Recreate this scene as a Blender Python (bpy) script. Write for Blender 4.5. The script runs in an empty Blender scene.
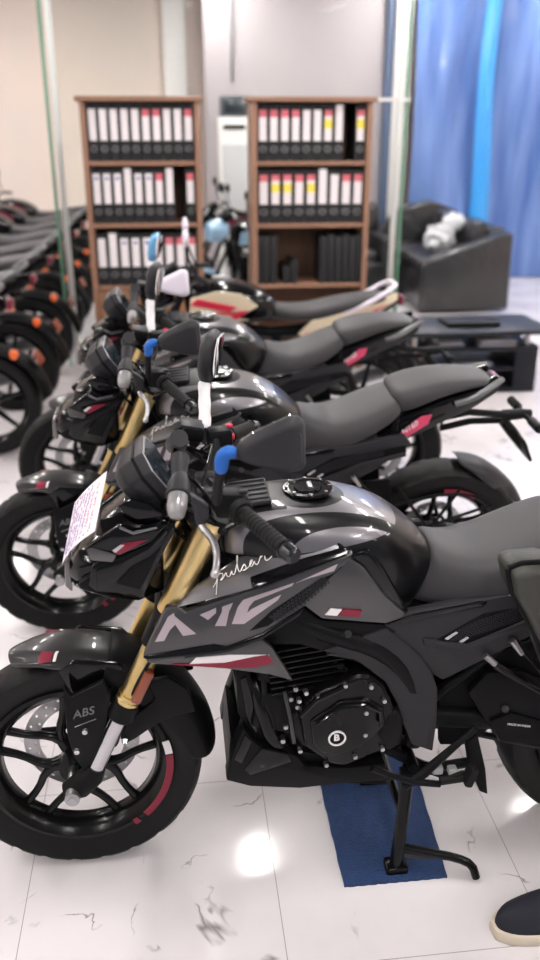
import bpy, bmesh, math, random
from mathutils import Vector, Matrix
random.seed(7)
SC = bpy.context.scene
PI = math.pi
# ------------------------------------------------------------------ camera, world, lamps, exposure
cd = bpy.data.cameras.new('camera'); cam = bpy.data.objects.new('camera', cd)
SC.collection.objects.link(cam)
_R = [[0.993539, -0.113487, 0.0], [0.04321, 0.37829, 0.924678], [-0.104939, -0.918704, 0.38075]]
m4 = Matrix(((_R[0][0], _R[1][0], _R[2][0], 0.0), (_R[0][1], _R[1][1], _R[2][1], 0.0), (_R[0][2], _R[1][2], _R[2][2], 1.697), (0, 0, 0, 1)))
cam.matrix_world = m4
cd.sensor_fit = 'VERTICAL'; cd.sensor_height = 36.0; cd.lens = 36.0 * 850 / 960
cd.clip_start = 0.05
cd.dof.use_dof = True; cd.dof.focus_distance = 1.95; cd.dof.aperture_fstop = 1.9
SC.camera = cam
SC.view_settings.view_transform = 'Standard'; SC.view_settings.look = 'None'
SC.view_settings.gamma = 1.0; SC.view_settings.use_curve_mapping = False
SC.view_settings.exposure = 0.0
SC.cycles.use_denoising = True
SC.cycles.max_bounces = 8
wd = bpy.data.worlds.new('daylight'); SC.world = wd; wd.use_nodes = True
wd.node_tree.nodes['Background'].inputs[0].default_value = (0.86, 0.9, 1.0, 1)
wd.node_tree.nodes['Background'].inputs[1].default_value = 0.3
LAMP_STRENGTH = 108.0

# ------------------------------------------------------------------ materials
def mat(name, col, rough=0.5, metal=0.0, coat=0.0, emit=None, es=0.0, alpha=1.0, trans=0.0, spec=0.5, ior=1.45, sheen=0.0):
    m = bpy.data.materials.new(name); m.use_nodes = True
    b = m.node_tree.nodes['Principled BSDF']
    b.inputs['Base Color'].default_value = (*col, 1)
    b.inputs['Roughness'].default_value = rough
    b.inputs['Metallic'].default_value = metal
    b.inputs['Coat Weight'].default_value = coat
    b.inputs['Coat Roughness'].default_value = 0.04
    b.inputs['Specular IOR Level'].default_value = spec
    b.inputs['IOR'].default_value = ior
    b.inputs['Transmission Weight'].default_value = trans
    b.inputs['Alpha'].default_value = alpha
    b.inputs['Sheen Weight'].default_value = sheen
    if emit: b.inputs['Emission Color'].default_value = (*emit, 1); b.inputs['Emission Strength'].default_value = es
    return m
def nodes(m):
    nt = m.node_tree
    return nt, nt.nodes['Principled BSDF'], (lambda t: nt.nodes.new(t)), nt.links.new
def bump(m, scale=60.0, strength=0.3, dist=0.002, kind='noise', coords='Object', detail=3.0):
    nt, b, N, L = nodes(m)
    tc = N('ShaderNodeTexCoord')
    t = N('ShaderNodeTexNoise' if kind == 'noise' else 'ShaderNodeTexVoronoi')
    t.inputs['Scale'].default_value = scale
    if kind == 'noise': t.inputs['Detail'].default_value = detail
    L(tc.outputs[coords], t.inputs['Vector'])
    bp = N('ShaderNodeBump'); bp.inputs['Strength'].default_value = strength; bp.inputs['Distance'].default_value = dist
    L(t.outputs['Fac' if kind == 'noise' else 'Distance'], bp.inputs['Height']); L(bp.outputs[0], b.inputs['Normal'])
    return m
def vary(m, c2, scale=4.0, detail=4.0, lo=0.35, hi=0.65, stretch=(1, 1, 1)):
    nt, b, N, L = nodes(m)
    tc = N('ShaderNodeTexCoord'); mp = N('ShaderNodeMapping'); mp.inputs['Scale'].default_value = stretch
    t = N('ShaderNodeTexNoise'); t.inputs['Scale'].default_value = scale; t.inputs['Detail'].default_value = detail
    r = N('ShaderNodeMapRange'); r.inputs['From Min'].default_value = lo; r.inputs['From Max'].default_value = hi
    x = N('ShaderNodeMix'); x.data_type = 'RGBA'
    x.inputs[6].default_value = b.inputs['Base Color'].default_value[:]; x.inputs[7].default_value = (*c2, 1)
    L(tc.outputs['Object'], mp.inputs[0]); L(mp.outputs[0], t.inputs['Vector']); L(t.outputs['Fac'], r.inputs[0]); L(r.outputs[0], x.inputs[0]); L(x.outputs[2], b.inputs['Base Color'])
    return m
M = {}
M['gloss_grey'] = mat('gloss dark grey paint', (0.15, 0.145, 0.155), 0.36, 0.75, 0.8)
M['panel_grey'] = mat('dark grey metallic panel', (0.075, 0.073, 0.077), 0.36, 0.7, 0.5, spec=0.35)
M['fender'] = mat('gloss charcoal paint', (0.03, 0.029, 0.031), 0.3, 0.3, 0.3, spec=0.3)
M['gloss_black'] = mat('gloss black paint', (0.003, 0.003, 0.004), 0.14, 0, 0.2, spec=0.25)
M['satin_grey'] = mat('satin charcoal plastic', (0.026, 0.025, 0.029), 0.42, spec=0.22)
M['satin_black'] = mat('satin black plastic', (0.006, 0.006, 0.007), 0.42, spec=0.13)
M['matte_black'] = mat('matte black plastic', (0.004, 0.004, 0.0045), 0.6, spec=0.15)
M['rubber'] = bump(mat('black rubber', (0.006, 0.006, 0.0065), 0.6, spec=0.25), 300, 0.15)
M['black_metal'] = mat('black enamel metal', (0.004, 0.004, 0.0045), 0.22, 0.0, 0.05, spec=0.22)
M['seat'] = bump(mat('charcoal seat vinyl', (0.036, 0.034, 0.038), 0.5, sheen=0.08, spec=0.35), 700, 0.25, 0.001)
M['gold'] = vary(mat('gold anodised metal', (0.66, 0.52, 0.26), 0.3, 1.0), (0.58, 0.44, 0.19), 30, 2, stretch=(1, 1, 0.1))
M['silver'] = mat('bright silver metal', (0.55, 0.55, 0.58), 0.25, 1.0)
M['steel'] = mat('brushed steel', (0.42, 0.42, 0.43), 0.35, 1.0)
M['grey_metal'] = mat('grey cast metal', (0.18, 0.18, 0.19), 0.38, 0.8)
M['decal'] = mat('pale silver decal', (0.40, 0.34, 0.37), 0.35, 0.1, 0.6)
M['white_decal'] = mat('white decal', (0.8, 0.77, 0.78), 0.35, 0, 0.5)
M['red'] = mat('crimson decal', (0.2, 0.003, 0.024), 0.4, 0, 0.05)
M['pink'] = mat('pinkish red decal', (0.6, 0.06, 0.14), 0.4, 0, 0.4)
M['amber'] = mat('amber reflector', (0.22, 0.045, 0.015), 0.3, 0, 0.4)
M['orange'] = mat('orange lens', (0.75, 0.13, 0.02), 0.3, 0, 0.6)
M['lens'] = mat('smoky clear lens', (0.07, 0.066, 0.068), 0.12, 0.0, 0.5)
M['clear_lens'] = mat('clear plastic lens', (0.26, 0.255, 0.26), 0.12, 0.2, 0.6)
M['bar_end'] = mat('dark chromed bar end', (0.06, 0.06, 0.065), 0.22, 0.9)
M['screen'] = mat('dark display glass', (0.02, 0.03, 0.04), 0.08, 0, 1.0)
M['mirror'] = mat('mirror glass', (0.8, 0.82, 0.85), 0.03, 1.0)
M['mirror_pale'] = mat('pale lavender mirror cover', (0.75, 0.7, 0.8), 0.4)
M['mirror_blue'] = mat('blue film on mirror', (0.12, 0.36, 0.62), 0.25, 0, 0.4)
M['blue_tape'] = bump(mat('blue tape', (0.003, 0.1, 0.42), 0.45), 90, 0.5)
M['white_wrap'] = bump(mat('white foam wrap', (0.8, 0.79, 0.82), 0.7), 60, 0.7, 0.006)
M['chain'] = bump(mat('dark chain', (0.03, 0.03, 0.032), 0.4, 0.8), 200, 0.8)
M['red_plastic'] = mat('red plastic', (0.6, 0.02, 0.06), 0.35)
M['cream'] = mat('cream paint', (0.72, 0.62, 0.45), 0.25, 0, 0.8)
M['pale_grey'] = mat('pale grey plastic', (0.5, 0.5, 0.52), 0.35)
M['sky_blue'] = mat('light blue paint', (0.3, 0.48, 0.68), 0.25, 0, 0.8)
M['maroon'] = mat('maroon paint', (0.16, 0.005, 0.03), 0.3, 0, 0.6)
def tank_mat():
    m = mat('two-tone tank paint', (0.15, 0.145, 0.155), 0.34, 0.75, 0.8)
    nt, b, N, L = nodes(m)
    tc = N('ShaderNodeTexCoord'); sp = N('ShaderNodeSeparateXYZ'); L(tc.outputs['Object'], sp.inputs[0])
    def op(o, a, c=None):
        n = N('ShaderNodeMath'); n.operation = o
        for i, q in enumerate((a, c)):
            if q is None: continue
            if isinstance(q, (int, float)): n.inputs[i].default_value = q
            else: L(q, n.inputs[i])
        return n.outputs[0]
    x, y, z = sp.outputs[0], op('ABSOLUTE', sp.outputs[1]), sp.outputs[2]
    sq = lambda a: op('MULTIPLY', a, a)
    cap = op('LESS_THAN', op('ADD', sq(op('DIVIDE', op('SUBTRACT', x, 0.545), 0.09)), sq(op('DIVIDE', y, 0.08))), 1.0)
    front = op('MULTIPLY', op('LESS_THAN', x, 0.50), op('LESS_THAN', y, 0.08))
    lo = op('ADD', 0.082, op('MULTIPLY', op('SUBTRACT', 0.7, x), 0.08)); hi = op('ADD', 0.108, op('MULTIPLY', op('SUBTRACT', 0.72, x), 0.13))
    band = op('MULTIPLY', op('GREATER_THAN', y, lo), op('LESS_THAN', y, hi))
    low = op('LESS_THAN', z, op('ADD', 0.885, op('MULTIPLY', op('SUBTRACT', x, 0.5), 0.12)))
    rear = op('GREATER_THAN', op('ADD', x, op('MULTIPLY', y, 0.25)), 0.755)
    k = cap
    for q in (front, band, low, rear): k = op('MAXIMUM', k, q)
    mx = N('ShaderNodeMix'); mx.data_type = 'RGBA'; L(k, mx.inputs[0]); mx.inputs[6].default_value = (0.2, 0.19, 0.205, 1); mx.inputs[7].default_value = (0.003, 0.003, 0.004, 1)
    L(mx.outputs[2], b.inputs['Base Color']); L(op('MULTIPLY', op('SUBTRACT', 1.0, k), 0.75), b.inputs['Metallic']); L(op('SUBTRACT', 0.8, op('MULTIPLY', k, 0.55)), b.inputs['Coat Weight']); L(op('SUBTRACT', 0.5, op('MULTIPLY', k, 0.25)), b.inputs['Specular IOR Level'])
    return m
M['tank'] = tank_mat()
def tyre_mat():
    m = mat('tyre rubber', (0.006, 0.006, 0.0065), 0.55, spec=0.25)
    nt, b, N, L = nodes(m)
    tc = N('ShaderNodeTexCoord'); n = N('ShaderNodeTexNoise'); n.inputs['Scale'].default_value = 120
    L(tc.outputs['Object'], n.inputs['Vector'])
    bp = N('ShaderNodeBump'); bp.inputs['Strength'].default_value = 0.15; bp.inputs['Distance'].default_value = 0.002
    L(n.outputs['Fac'], bp.inputs['Height']); L(bp.outputs[0], b.inputs['Normal'])
    return m
M['tyre'] = tyre_mat()

# ------------------------------------------------------------------ mesh helpers
class MB:
    def __init__(s): s.bm = bmesh.new()
    def box(s, c, d, rot=None, bevel=0.0):
        r = bmesh.ops.create_cube(s.bm, size=1.0)['verts']
        mt = Matrix.Translation(c) @ (rot.to_4x4() if rot else Matrix()) @ Matrix.Diagonal((*d, 1))
        bmesh.ops.transform(s.bm, matrix=mt, verts=r)
        if bevel:
            es = list({e for v in r for e in v.link_edges})
            bmesh.ops.bevel(s.bm, geom=es, offset=bevel, segments=2, affect='EDGES', profile=0.5)
        return s
    def ring(s, p, u, v, r, n):
        return [s.bm.verts.new(Vector(p) + (u * math.cos(2*PI*k/n) + v * math.sin(2*PI*k/n)) * r) for k in range(n)]
    def skin(s, rings, cap=True, close=False):
        n = len(rings[0]); pairs = list(zip(rings, rings[1:])) + ([(rings[-1], rings[0])] if close else [])
        for a, b in pairs:
            for k in range(n):
                try: s.bm.faces.new((a[k], a[(k+1) % n], b[(k+1) % n], b[k]))
                except ValueError: pass
        if cap and not close:
            s.bm.faces.new(list(reversed(rings[0]))); s.bm.faces.new(rings[-1])
        return s
    def tube(s, pts, r, n=12, smooth=0, cap=True):
        pts = [Vector(p) for p in pts]
        rs = list(r) if isinstance(r, (list, tuple)) else [r]*len(pts)
        for _ in range(smooth):
            q, qr = [pts[0]], [rs[0]]
            for a, b, ra, rb in zip(pts, pts[1:], rs, rs[1:]):
                q += [a*0.75+b*0.25, a*0.25+b*0.75]; qr += [ra*.75+rb*.25, ra*.25+rb*.75]
            pts, rs = q+[pts[-1]], qr+[rs[-1]]
        rings = []; u = None
        for i, p in enumerate(pts):
            t = (pts[min(i+1, len(pts)-1)] - pts[max(i-1, 0)]).normalized()
            if u is None: u = t.orthogonal().normalized()
            u = (u - t*u.dot(t)).normalized()
            rings.append(s.ring(p, u, t.cross(u), rs[i], n))
        return s.skin(rings, cap)
    def cyl(s, a, b, r, r2=None, n=20): return s.tube([a, b], [r, r if r2 is None else r2], n)
    def lathe(s, prof, c, axis=(0, 1, 0), n=48, a0=0.0, a1=2*PI):
        # prof: (radius, along axis) closed loop profile
        ax = Vector(axis).normalized(); u = Vector((1, 0, 0)) if abs(ax.x) < 0.9 else Vector((0, 0, 1))
        u = (u - ax*u.dot(ax)).normalized(); v = Vector((0, 0, 1)) if abs(ax.y) > 0.9 else ax.cross(u)
        full = abs(a1-a0-2*PI) < 1e-6
        steps = n if full else n+1
        rings = []
        for k in range(steps):
            a = a0+(a1-a0)*k/n
            d = u*math.cos(a)+v*math.sin(a)
            rings.append([s.bm.verts.new(Vector(c)+d*r+ax*h) for r, h in prof])
        return s.skin(rings, True, full)
    def loft(s, rings, cap=True):
        return s.skin([[s.bm.verts.new(p) for p in r] for r in rings], cap)
    def prism(s, pts, d):
        d = Vector(d)
        a = [s.bm.verts.new(p) for p in pts]; b = [s.bm.verts.new(Vector(p)+d) for p in pts]
        f = s.bm.faces.new(a); g = s.bm.faces.new(list(reversed(b)))
        n = len(pts)
        for k in range(n): s.bm.faces.new((a[(k+1) % n], a[k], b[k], b[(k+1) % n]))
        return s
    def patch(s, rows):
        g = [[s.bm.verts.new(p) for p in r] for r in rows]
        for a, b in zip(g, g[1:]):
            for k in range(len(a)-1): s.bm.faces.new((a[k], a[k+1], b[k+1], b[k]))
        return s
    def sphere(s, c, d, n=16):
        r = bmesh.ops.create_uvsphere(s.bm, u_segments=n, v_segments=max(8, n*2//3), radius=0.5)['verts']
        bmesh.ops.transform(s.bm, matrix=Matrix.Translation(c) @ Matrix.Diagonal((*d, 1)), verts=r)
        return s
    def mirror(s):
        g = bmesh.ops.duplicate(s.bm, geom=s.bm.verts[:]+s.bm.edges[:]+s.bm.faces[:])['geom']
        vs = [e for e in g if isinstance(e, bmesh.types.BMVert)]
        for v in vs: v.co.y = -v.co.y
        bmesh.ops.reverse_faces(s.bm, faces=[e for e in g if isinstance(e, bmesh.types.BMFace)])
        return s
    def build(s, name, m, parent=None, sub=0, bev=0.0, solid=0.0, ang=38, offs=-1.0, seg=2):
        bmesh.ops.recalc_face_normals(s.bm, faces=s.bm.faces[:]) if not solid else None
        me = bpy.data.meshes.new(name); s.bm.to_mesh(me); s.bm.free()
        me.materials.append(M[m] if isinstance(m, str) else m)
        o = bpy.data.objects.new(name, me); SC.collection.objects.link(o)
        if solid:
            d = o.modifiers.new('s', 'SOLIDIFY'); d.thickness = solid; d.offset = offs
        if bev:
            d = o.modifiers.new('b', 'BEVEL'); d.width = bev; d.segments = seg; d.limit_method = 'ANGLE'; d.angle_limit = math.radians(35)
        if sub:
            d = o.modifiers.new('u', 'SUBSURF'); d.levels = sub; d.render_levels = sub
        bake(o, ang)
        if parent: o.parent = parent
        return o
def bake(o, ang=38):
    if o.modifiers:
        dg = bpy.context.evaluated_depsgraph_get(); dg.update()
        me = bpy.data.meshes.new_from_object(o.evaluated_get(dg))
        old = o.data; o.modifiers.clear(); o.data = me; me.name = old.name
        bpy.data.meshes.remove(old)
    me = o.data
    me.polygons.foreach_set('use_smooth', [True]*len(me.polygons))
    me.set_sharp_from_angle(angle=math.radians(ang))
def tag(o, label, cat, group=None, kind=None):
    if label: o['label'] = label
    if cat: o['category'] = cat
    if group: o['group'] = group
    if kind: o['kind'] = kind
    return o
def thing(name, label, cat, loc=(0, 0, 0), rot=(0, 0, 0), group=None):
    o = bpy.data.objects.new(name, None); SC.collection.objects.link(o)
    o.location = loc; o.rotation_euler = rot; o.empty_display_size = 0.1
    return tag(o, label, cat, group)
def struct(o): o['kind'] = 'structure'; return o
def kids(o): return [c for c in bpy.data.objects if c.parent == o]
def dup(o, parent=None):
    c = o.copy(); SC.collection.objects.link(c); c.parent = parent
    for k in kids(o): dup(k, c)
    return c
FONT_CACHE = {}
def text(name, s, origin, xd, yd, size, m, parent=None, depth=0.0006, shear=0.0, bold=0.0, align='LEFT'):
    cu = bpy.data.curves.new(name, 'FONT'); cu.body = s; cu.size = 1.0; cu.shear = shear; cu.extrude = depth/size
    cu.offset = bold; cu.align_x = align; cu.resolution_u = 4
    o = bpy.data.objects.new(name, cu); SC.collection.objects.link(o)
    dg = bpy.context.evaluated_depsgraph_get(); dg.update()
    me = bpy.data.meshes.new_from_object(o.evaluated_get(dg))
    bpy.data.objects.remove(o); bpy.data.curves.remove(cu)
    x = Vector(xd).normalized(); y = Vector(yd); y = (y-x*y.dot(x)).normalized(); z = x.cross(y)
    mt = Matrix(((x.x, y.x, z.x, origin[0]), (x.y, y.y, z.y, origin[1]), (x.z, y.z, z.z, origin[2]), (0, 0, 0, 1))) @ Matrix.Diagonal((size, size, size, 1))
    me.transform(mt); me.name = name
    me.materials.clear(); me.materials.append(M[m])
    r = bpy.data.objects.new(name, me); SC.collection.objects.link(r)
    if parent: r.parent = parent
    return r
V = Vector
# ------------------------------------------------------------------ the room
def floor_mat():
    m = mat('polished white marble tile', (0.8, 0.76, 0.78), 0.13, 0, 0.15)
    nt, b, N, L = nodes(m)
    tc = N('ShaderNodeTexCoord'); sp = N('ShaderNodeSeparateXYZ'); L(tc.outputs['Object'], sp.inputs[0])
    def math_(op, a, c=None):
        n = N('ShaderNodeMath'); n.operation = op
        for i, q in enumerate((a, c)):
            if q is None: continue
            if isinstance(q, (int, float)): n.inputs[i].default_value = q
            else: L(q, n.inputs[i])
        return n.outputs[0]
    def line(sock, off):
        f = math_('FRACT', math_('DIVIDE', math_('SUBTRACT', sock, off), 0.597))
        d = math_('MINIMUM', f, math_('SUBTRACT', 1.0, f))
        return math_('LESS_THAN', d, 0.0017)
    grout = math_('MAXIMUM', line(sp.outputs[0], 0.19), line(sp.outputs[1], 1.297))
    # soft clouding
    n1 = N('ShaderNodeTexNoise'); n1.inputs['Scale'].default_value = 1.6; n1.inputs['Detail'].default_value = 5; L(tc.outputs['Object'], n1.inputs['Vector'])
    r1 = N('ShaderNodeMapRange'); r1.inputs['From Min'].default_value = 0.42; r1.inputs['From Max'].default_value = 0.66; L(n1.outputs['Fac'], r1.inputs[0])
    # thin broken dark veins
    n2 = N('ShaderNodeTexNoise'); n2.inputs['Scale'].default_value = 2.3; n2.inputs['Detail'].default_value = 5; n2.inputs['Distortion'].default_value = 0.7; L(tc.outputs['Object'], n2.inputs['Vector'])
    v = math_('ABSOLUTE', math_('SUBTRACT', n2.outputs['Fac'], 0.5))
    vr = N('ShaderNodeMapRange'); vr.inputs['From Min'].default_value = 0.0; vr.inputs['From Max'].default_value = 0.008; vr.inputs['To Min'].default_value = 1; vr.inputs['To Max'].default_value = 0; L(v, vr.inputs[0])
    n3 = N('ShaderNodeTexNoise'); n3.inputs['Scale'].default_value = 6.5; n3.inputs['Detail'].default_value = 2; L(tc.outputs['Object'], n3.inputs['Vector'])
    mr = N('ShaderNodeMapRange'); mr.inputs['From Min'].default_value = 0.52; mr.inputs['From Max'].default_value = 0.6; L(n3.outputs['Fac'], mr.inputs[0])
    vein = math_('MULTIPLY', vr.outputs[0], mr.outputs[0])
    def mix(f, a, c):
        x = N('ShaderNodeMix'); x.data_type = 'RGBA'; L(f, x.inputs[0])
        for i, q in ((6, a), (7, c)):
            if isinstance(q, tuple): x.inputs[i].default_value = (*q, 1)
            else: L(q, x.inputs[i])
        return x.outputs[2]
    c = mix(r1.outputs[0], (0.72, 0.685, 0.705), (0.60, 0.57, 0.585))
    c = mix(math_('MULTIPLY', vein, 0.8), c, (0.12, 0.1, 0.1))
    c = mix(math_('MULTIPLY', grout, 0.75), c, (0.2, 0.18, 0.18))
    L(c, b.inputs['Base Color'])
    return m
X0, X1, Y0, Y1, H = -6.0, 5.6, -3.0, 11.8, 3.5
struct(MB().box(((X0+X1)/2, (Y0+Y1)/2, -0.05), (X1-X0, Y1-Y0, 0.1)).build('floor', floor_mat()))
ceil_m = mat('grey ceiling paint', (0.22, 0.21, 0.21), 0.8)
struct(MB().box(((X0+X1)/2, (Y0+Y1)/2, H+0.05), (X1-X0, Y1-Y0, 0.1)).build('ceiling', ceil_m))
M['wall'] = vary(mat('cream wall paint', (0.74, 0.64, 0.57), 0.7), (0.70, 0.62, 0.57), 1.2)
M['wall_grey'] = vary(mat('warm grey panel paint', (0.43, 0.39, 0.405), 0.6), (0.40, 0.36, 0.38), 1.0)
M['white_paint'] = mat('white paint', (0.8, 0.78, 0.77), 0.5)
M['rose_paint'] = mat('rose grey paint', (0.7, 0.58, 0.54), 0.6)
struct(MB().box(((X0+X1)/2, Y1+0.1, H/2), (X1-X0, 0.2, H)).build('wall_back', 'wall'))
struct(MB().box((X0-0.1, (Y0+Y1)/2, H/2), (0.2, Y1-Y0, H)).build('wall_left', 'wall'))
struct(MB().box((X1+0.1, (Y0+Y1)/2, H/2), (0.2, Y1-Y0, H)).build('wall_right', 'wall'))

def wallbox(name, a, c, Y, th, m, z0=None, z1=None):
    # upright slab between the sides of a (left, top) and c (right, bottom), its face at Y
    x0, x1 = a[0], c[0]; t = a[2] if z1 is None else z1; bt = c[2] if z0 is None else z0
    return MB().box(((x0+x1)/2, Y+th/2, (t+bt)/2), (x1-x0, th, t-bt)).build(name, m, bev=0.004)
struct(wallbox('column_back', (0.0246, 11.55, 2.482), (0.2907, 11.55, 2.485), 11.55, 0.3, 'white_paint', 0.0, H))
struct(wallbox('trim_back', (0.2944, 11.7, 2.495), (0.5159, 11.7, 2.497), 11.7, 0.12, 'rose_paint', 0.0, H))
struct(wallbox('partition_back', (0.4586, 10.4, 2.408), (2.521, 10.4, 2.424), 10.4, 0.12, 'wall_grey', 0.0, H))
struct(wallbox('trim_partition', (0.7479, 10.37, 2.408), (0.7809, 10.37, 2.408), 10.37, 0.04, 'steel', 2.2, H))
struct(wallbox('column_window', (2.563, 10.2, 2.41), (2.732, 10.2, 2.412), 10.2, 0.25, 'white_paint', 0.0, H))
struct(wallbox('trim_window', (2.486, 10.3, 2.417), (2.577, 10.3, 2.417), 10.3, 0.12, mat('dusky blue trim', (0.10, 0.14, 0.24), 0.5), 0.0, H))
struct(MB().box((0, Y1-0.02, 3.3), (12, 0.1, 0.03)).build('trim_ceiling', mat('dark ceiling trim', (0.12, 0.1, 0.1), 0.6)))
# ceiling lamps: rows of slim panels, the showroom's own light
lamp_m = mat('lit lamp diffuser', (0.9, 0.9, 0.9), 0.6, emit=(1.0, 0.96, 0.93), es=LAMP_STRENGTH)
lamp0 = None
def lamp(x, y):
    global lamp0
    if lamp0 is None:
        lamp0 = thing('ceiling_light', 'slim white tube lamp on the showroom ceiling', 'ceiling lamp', (x, y, H), group='tube lamps on the ceiling')
        MB().box((0, 0, -0.015), (0.16, 1.28, 0.03), bevel=0.004).build('frame', 'white_paint', lamp0)
        MB().box((0, 0, -0.033), (0.11, 1.2, 0.012), bevel=0.003).build('diffuser', lamp_m, lamp0)
        return
    c = dup(lamp0); c.location = (x, y, H)
for yy in (-1.6, 1.2, 4.6, 7.2, 9.7):
    for xx in (-4.6, -2.2, 0.46, 2.7, 4.6): lamp(xx, yy)

# glass partition behind the bookcases
def glass_mat():
    m = bpy.data.materials.new('clear glass'); m.use_nodes = True
    nt, b, N, L = nodes(m)
    out = nt.nodes['Material Output']
    tr = N('ShaderNodeBsdfTransparent'); tr.inputs[0].default_value = (0.965, 0.98, 0.972, 1)
    gl = N('ShaderNodeBsdfGlossy'); gl.inputs['Roughness'].default_value = 0.02
    fr = N('ShaderNodeFresnel'); fr.inputs[0].default_value = 1.08
    mx = N('ShaderNodeMixShader'); L(fr.outputs[0], mx.inputs[0]); L(tr.outputs[0], mx.inputs[1]); L(gl.outputs[0], mx.inputs[2]); L(mx.outputs[0], out.inputs[0])
    return m
GM = glass_mat()
GE = mat('green glass edge', (0.13, 0.32, 0.21), 0.2, 0, 0.6)
M['alu'] = mat('pale aluminium strip', (0.72, 0.75, 0.73), 0.35, 0.3)
gp = thing('glass_partition', 'clear glass partition with green edges standing behind the bookcases', 'glass partition', (0.45, 6.6, 0))
GX0, GX1 = (-0.8054, 6.6, 0.2787)[0], (1.75, 6.6, 0.8388)[0]
MB().box(((GX0+GX1)/2-0.45, 0, 1.5), (GX1-GX0-0.05, 0.012, 3.0)).build('glass_pane', GM, gp)
for xx, w in ((GX0, 0.022), (GX1, 0.022)): MB().box((xx-0.45, 0, 1.5), (w, 0.03, 3.0), bevel=0.004).build('glass_edge', GE, gp)
for xx in (GX0+0.055, GX1-0.05): MB().box((xx-0.45, 0.005, 1.5), (0.04, 0.03, 3.0), bevel=0.004).build('edge_strip', 'alu', gp)['label'] = 'pale vertical strip beside green glass edge'
MB().box(((1.36+GX1)/2-0.45+0.02, -0.02, 1.9), (GX1-1.34, 0.02, 0.022)).build('rail', 'white_paint', gp)['label'] = 'thin white rail level with bookcase top'

# bookcases with their binders
M['wood'] = vary(mat('light brown wood laminate', (0.25, 0.12, 0.06), 0.42), (0.19, 0.09, 0.045), 6, 6, stretch=(8, 8, 0.6))
M['wood_edge'] = mat('pale brown edge banding', (0.27, 0.145, 0.095), 0.42)
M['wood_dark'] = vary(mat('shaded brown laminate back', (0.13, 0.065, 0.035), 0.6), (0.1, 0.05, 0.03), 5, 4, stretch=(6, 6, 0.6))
BY = 6.0
def bookcase(x0, x1, zs, label, doors):
    W = x1-x0; t = 0.035; D = 0.34; top = zs[0]
    b = thing('bookcase', label, 'bookcase', ((x0+x1)/2, BY+D/2, 0))
    for s in (-1, 1): MB().box((s*(W/2-t/2), 0, top/2), (t, D, top), bevel=0.003).build('side_panel', 'wood_edge', b)
    MB().box((0, -0.01, top+0.014), (W+0.05, D+0.02, 0.03), bevel=0.004).build('top_panel', 'wood_edge', b)
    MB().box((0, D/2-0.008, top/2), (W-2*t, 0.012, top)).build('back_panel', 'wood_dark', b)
    for z in zs[1:] + [0.06]: MB().box((0, 0, z-0.014), (W-2*t, D-0.02, 0.028), bevel=0.002).build('shelf', 'wood_edge', b)
    MB().box((0, -D/2+0.03, 0.03), (W-2*t, 0.02, 0.06)).build('plinth', 'wood', b)
    if doors:
        for s in (-1, 1):
            d = MB().box((s*(W/4-0.014), -D/2-0.006, (zs[3]-0.03+0.065)/2), (W/2-0.04, 0.018, zs[3]-0.1), bevel=0.003).build('door', 'wood', b)
            MB().box((s*0.03, -D/2-0.022, 0.5), (0.012, 0.016, 0.14), bevel=0.003).build('handle', 'steel', d)
    return b
LX0, LX1 = (-0.5388, 6, 1.884)[0], (0.226, 6, 1.887)[0]
RX0, RX1 = (0.5649, 6, 1.888)[0], (1.373, 6, 1.891)[0]
ZT = 1.868
ZS = [ZT, (-0.1727, 6.02, 1.496)[2]+0.012, (-0.1953, 6.02, 1.104)[2]+0.012, (-0.2192, 6.02, 0.6909)[2]+0.012]
bookcase(LX0, LX1, ZS, 'left brown bookcase with three rows of binders over closed cupboard doors', True)
ZR = [ZT, (0.958, 6.02, 1.492)[2]+0.012, (0.9653, 6.02, 1.091)[2]+0.012, (0.9727, 6.02, 0.6821)[2]+0.012]
bookcase(RX0, RX1, ZR + [0.36], 'right brown bookcase with two rows of binders over dark boxes', False)
M['binder'] = mat('black binder board', (0.009, 0.009, 0.011), 0.5)
M['paper_label'] = mat('white paper label', (0.74, 0.69, 0.71), 0.6)
M['paper_red'] = mat('red printed strip', (0.6, 0.14, 0.17), 0.6)
M['paper_yellow'] = mat('yellow printed strip', (0.8, 0.66, 0.1), 0.6)
M['paper_blue'] = mat('blue printed mark', (0.05, 0.1, 0.35), 0.6)
BIN = {}
def binder(x, z, w, kind, label, group, hgt=0.345):
    key = (kind, hgt)
    if key not in BIN:
        t = thing('ring_binder', label, 'binder', (0, 0, 0))
        MB().box((0, 0.13, hgt/2), (1.0, 0.26, hgt), bevel=0.0).build('cover', 'binder', t)
        lo, hi = 0.125, hgt-0.03
        if kind == 'tall': lo, hi = 0.125, hgt-0.008
        lab = MB().box((0, -0.0015, (lo+hi)/2), (0.72, 0.003, hi-lo)).build('spine_label', 'paper_label', t)
        if kind == 'red': MB().box((0, -0.0035, hi-0.022), (0.72, 0.002, 0.044)).build('printed_strip', 'paper_red', lab)
        if kind == 'yellow':
            MB().box((0, -0.0035, hi-0.018), (0.72, 0.002, 0.036)).build('printed_strip', 'paper_red', lab)
            MB().box((0, -0.0035, hi-0.085), (0.72, 0.002, 0.055)).build('printed_strip', 'paper_yellow', lab)
        if kind == 'blue': MB().box((0, -0.0035, hi-0.03), (0.3, 0.002, 0.018)).build('printed_mark', 'paper_blue', lab)
        rg = MB(); pr = []
        for k in range(6): a = 2*PI*k/6; pr.append((0.017+0.004*math.cos(a), 0.004*math.sin(a)))
        rg.lathe(pr, (0, -0.002, 0), (0, 1, 0), 20)
        for v in rg.bm.verts: v.co.z += 0.075; v.co.x *= 1/0.06
        rg.build('finger_ring', 'steel', t)
        BIN[key] = t; c = t
    else: c = dup(BIN[key])
    c.location = (x, BY+0.03, z); c.scale = (w, 1, 1)
    c['label'] = label; c['group'] = group
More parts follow.
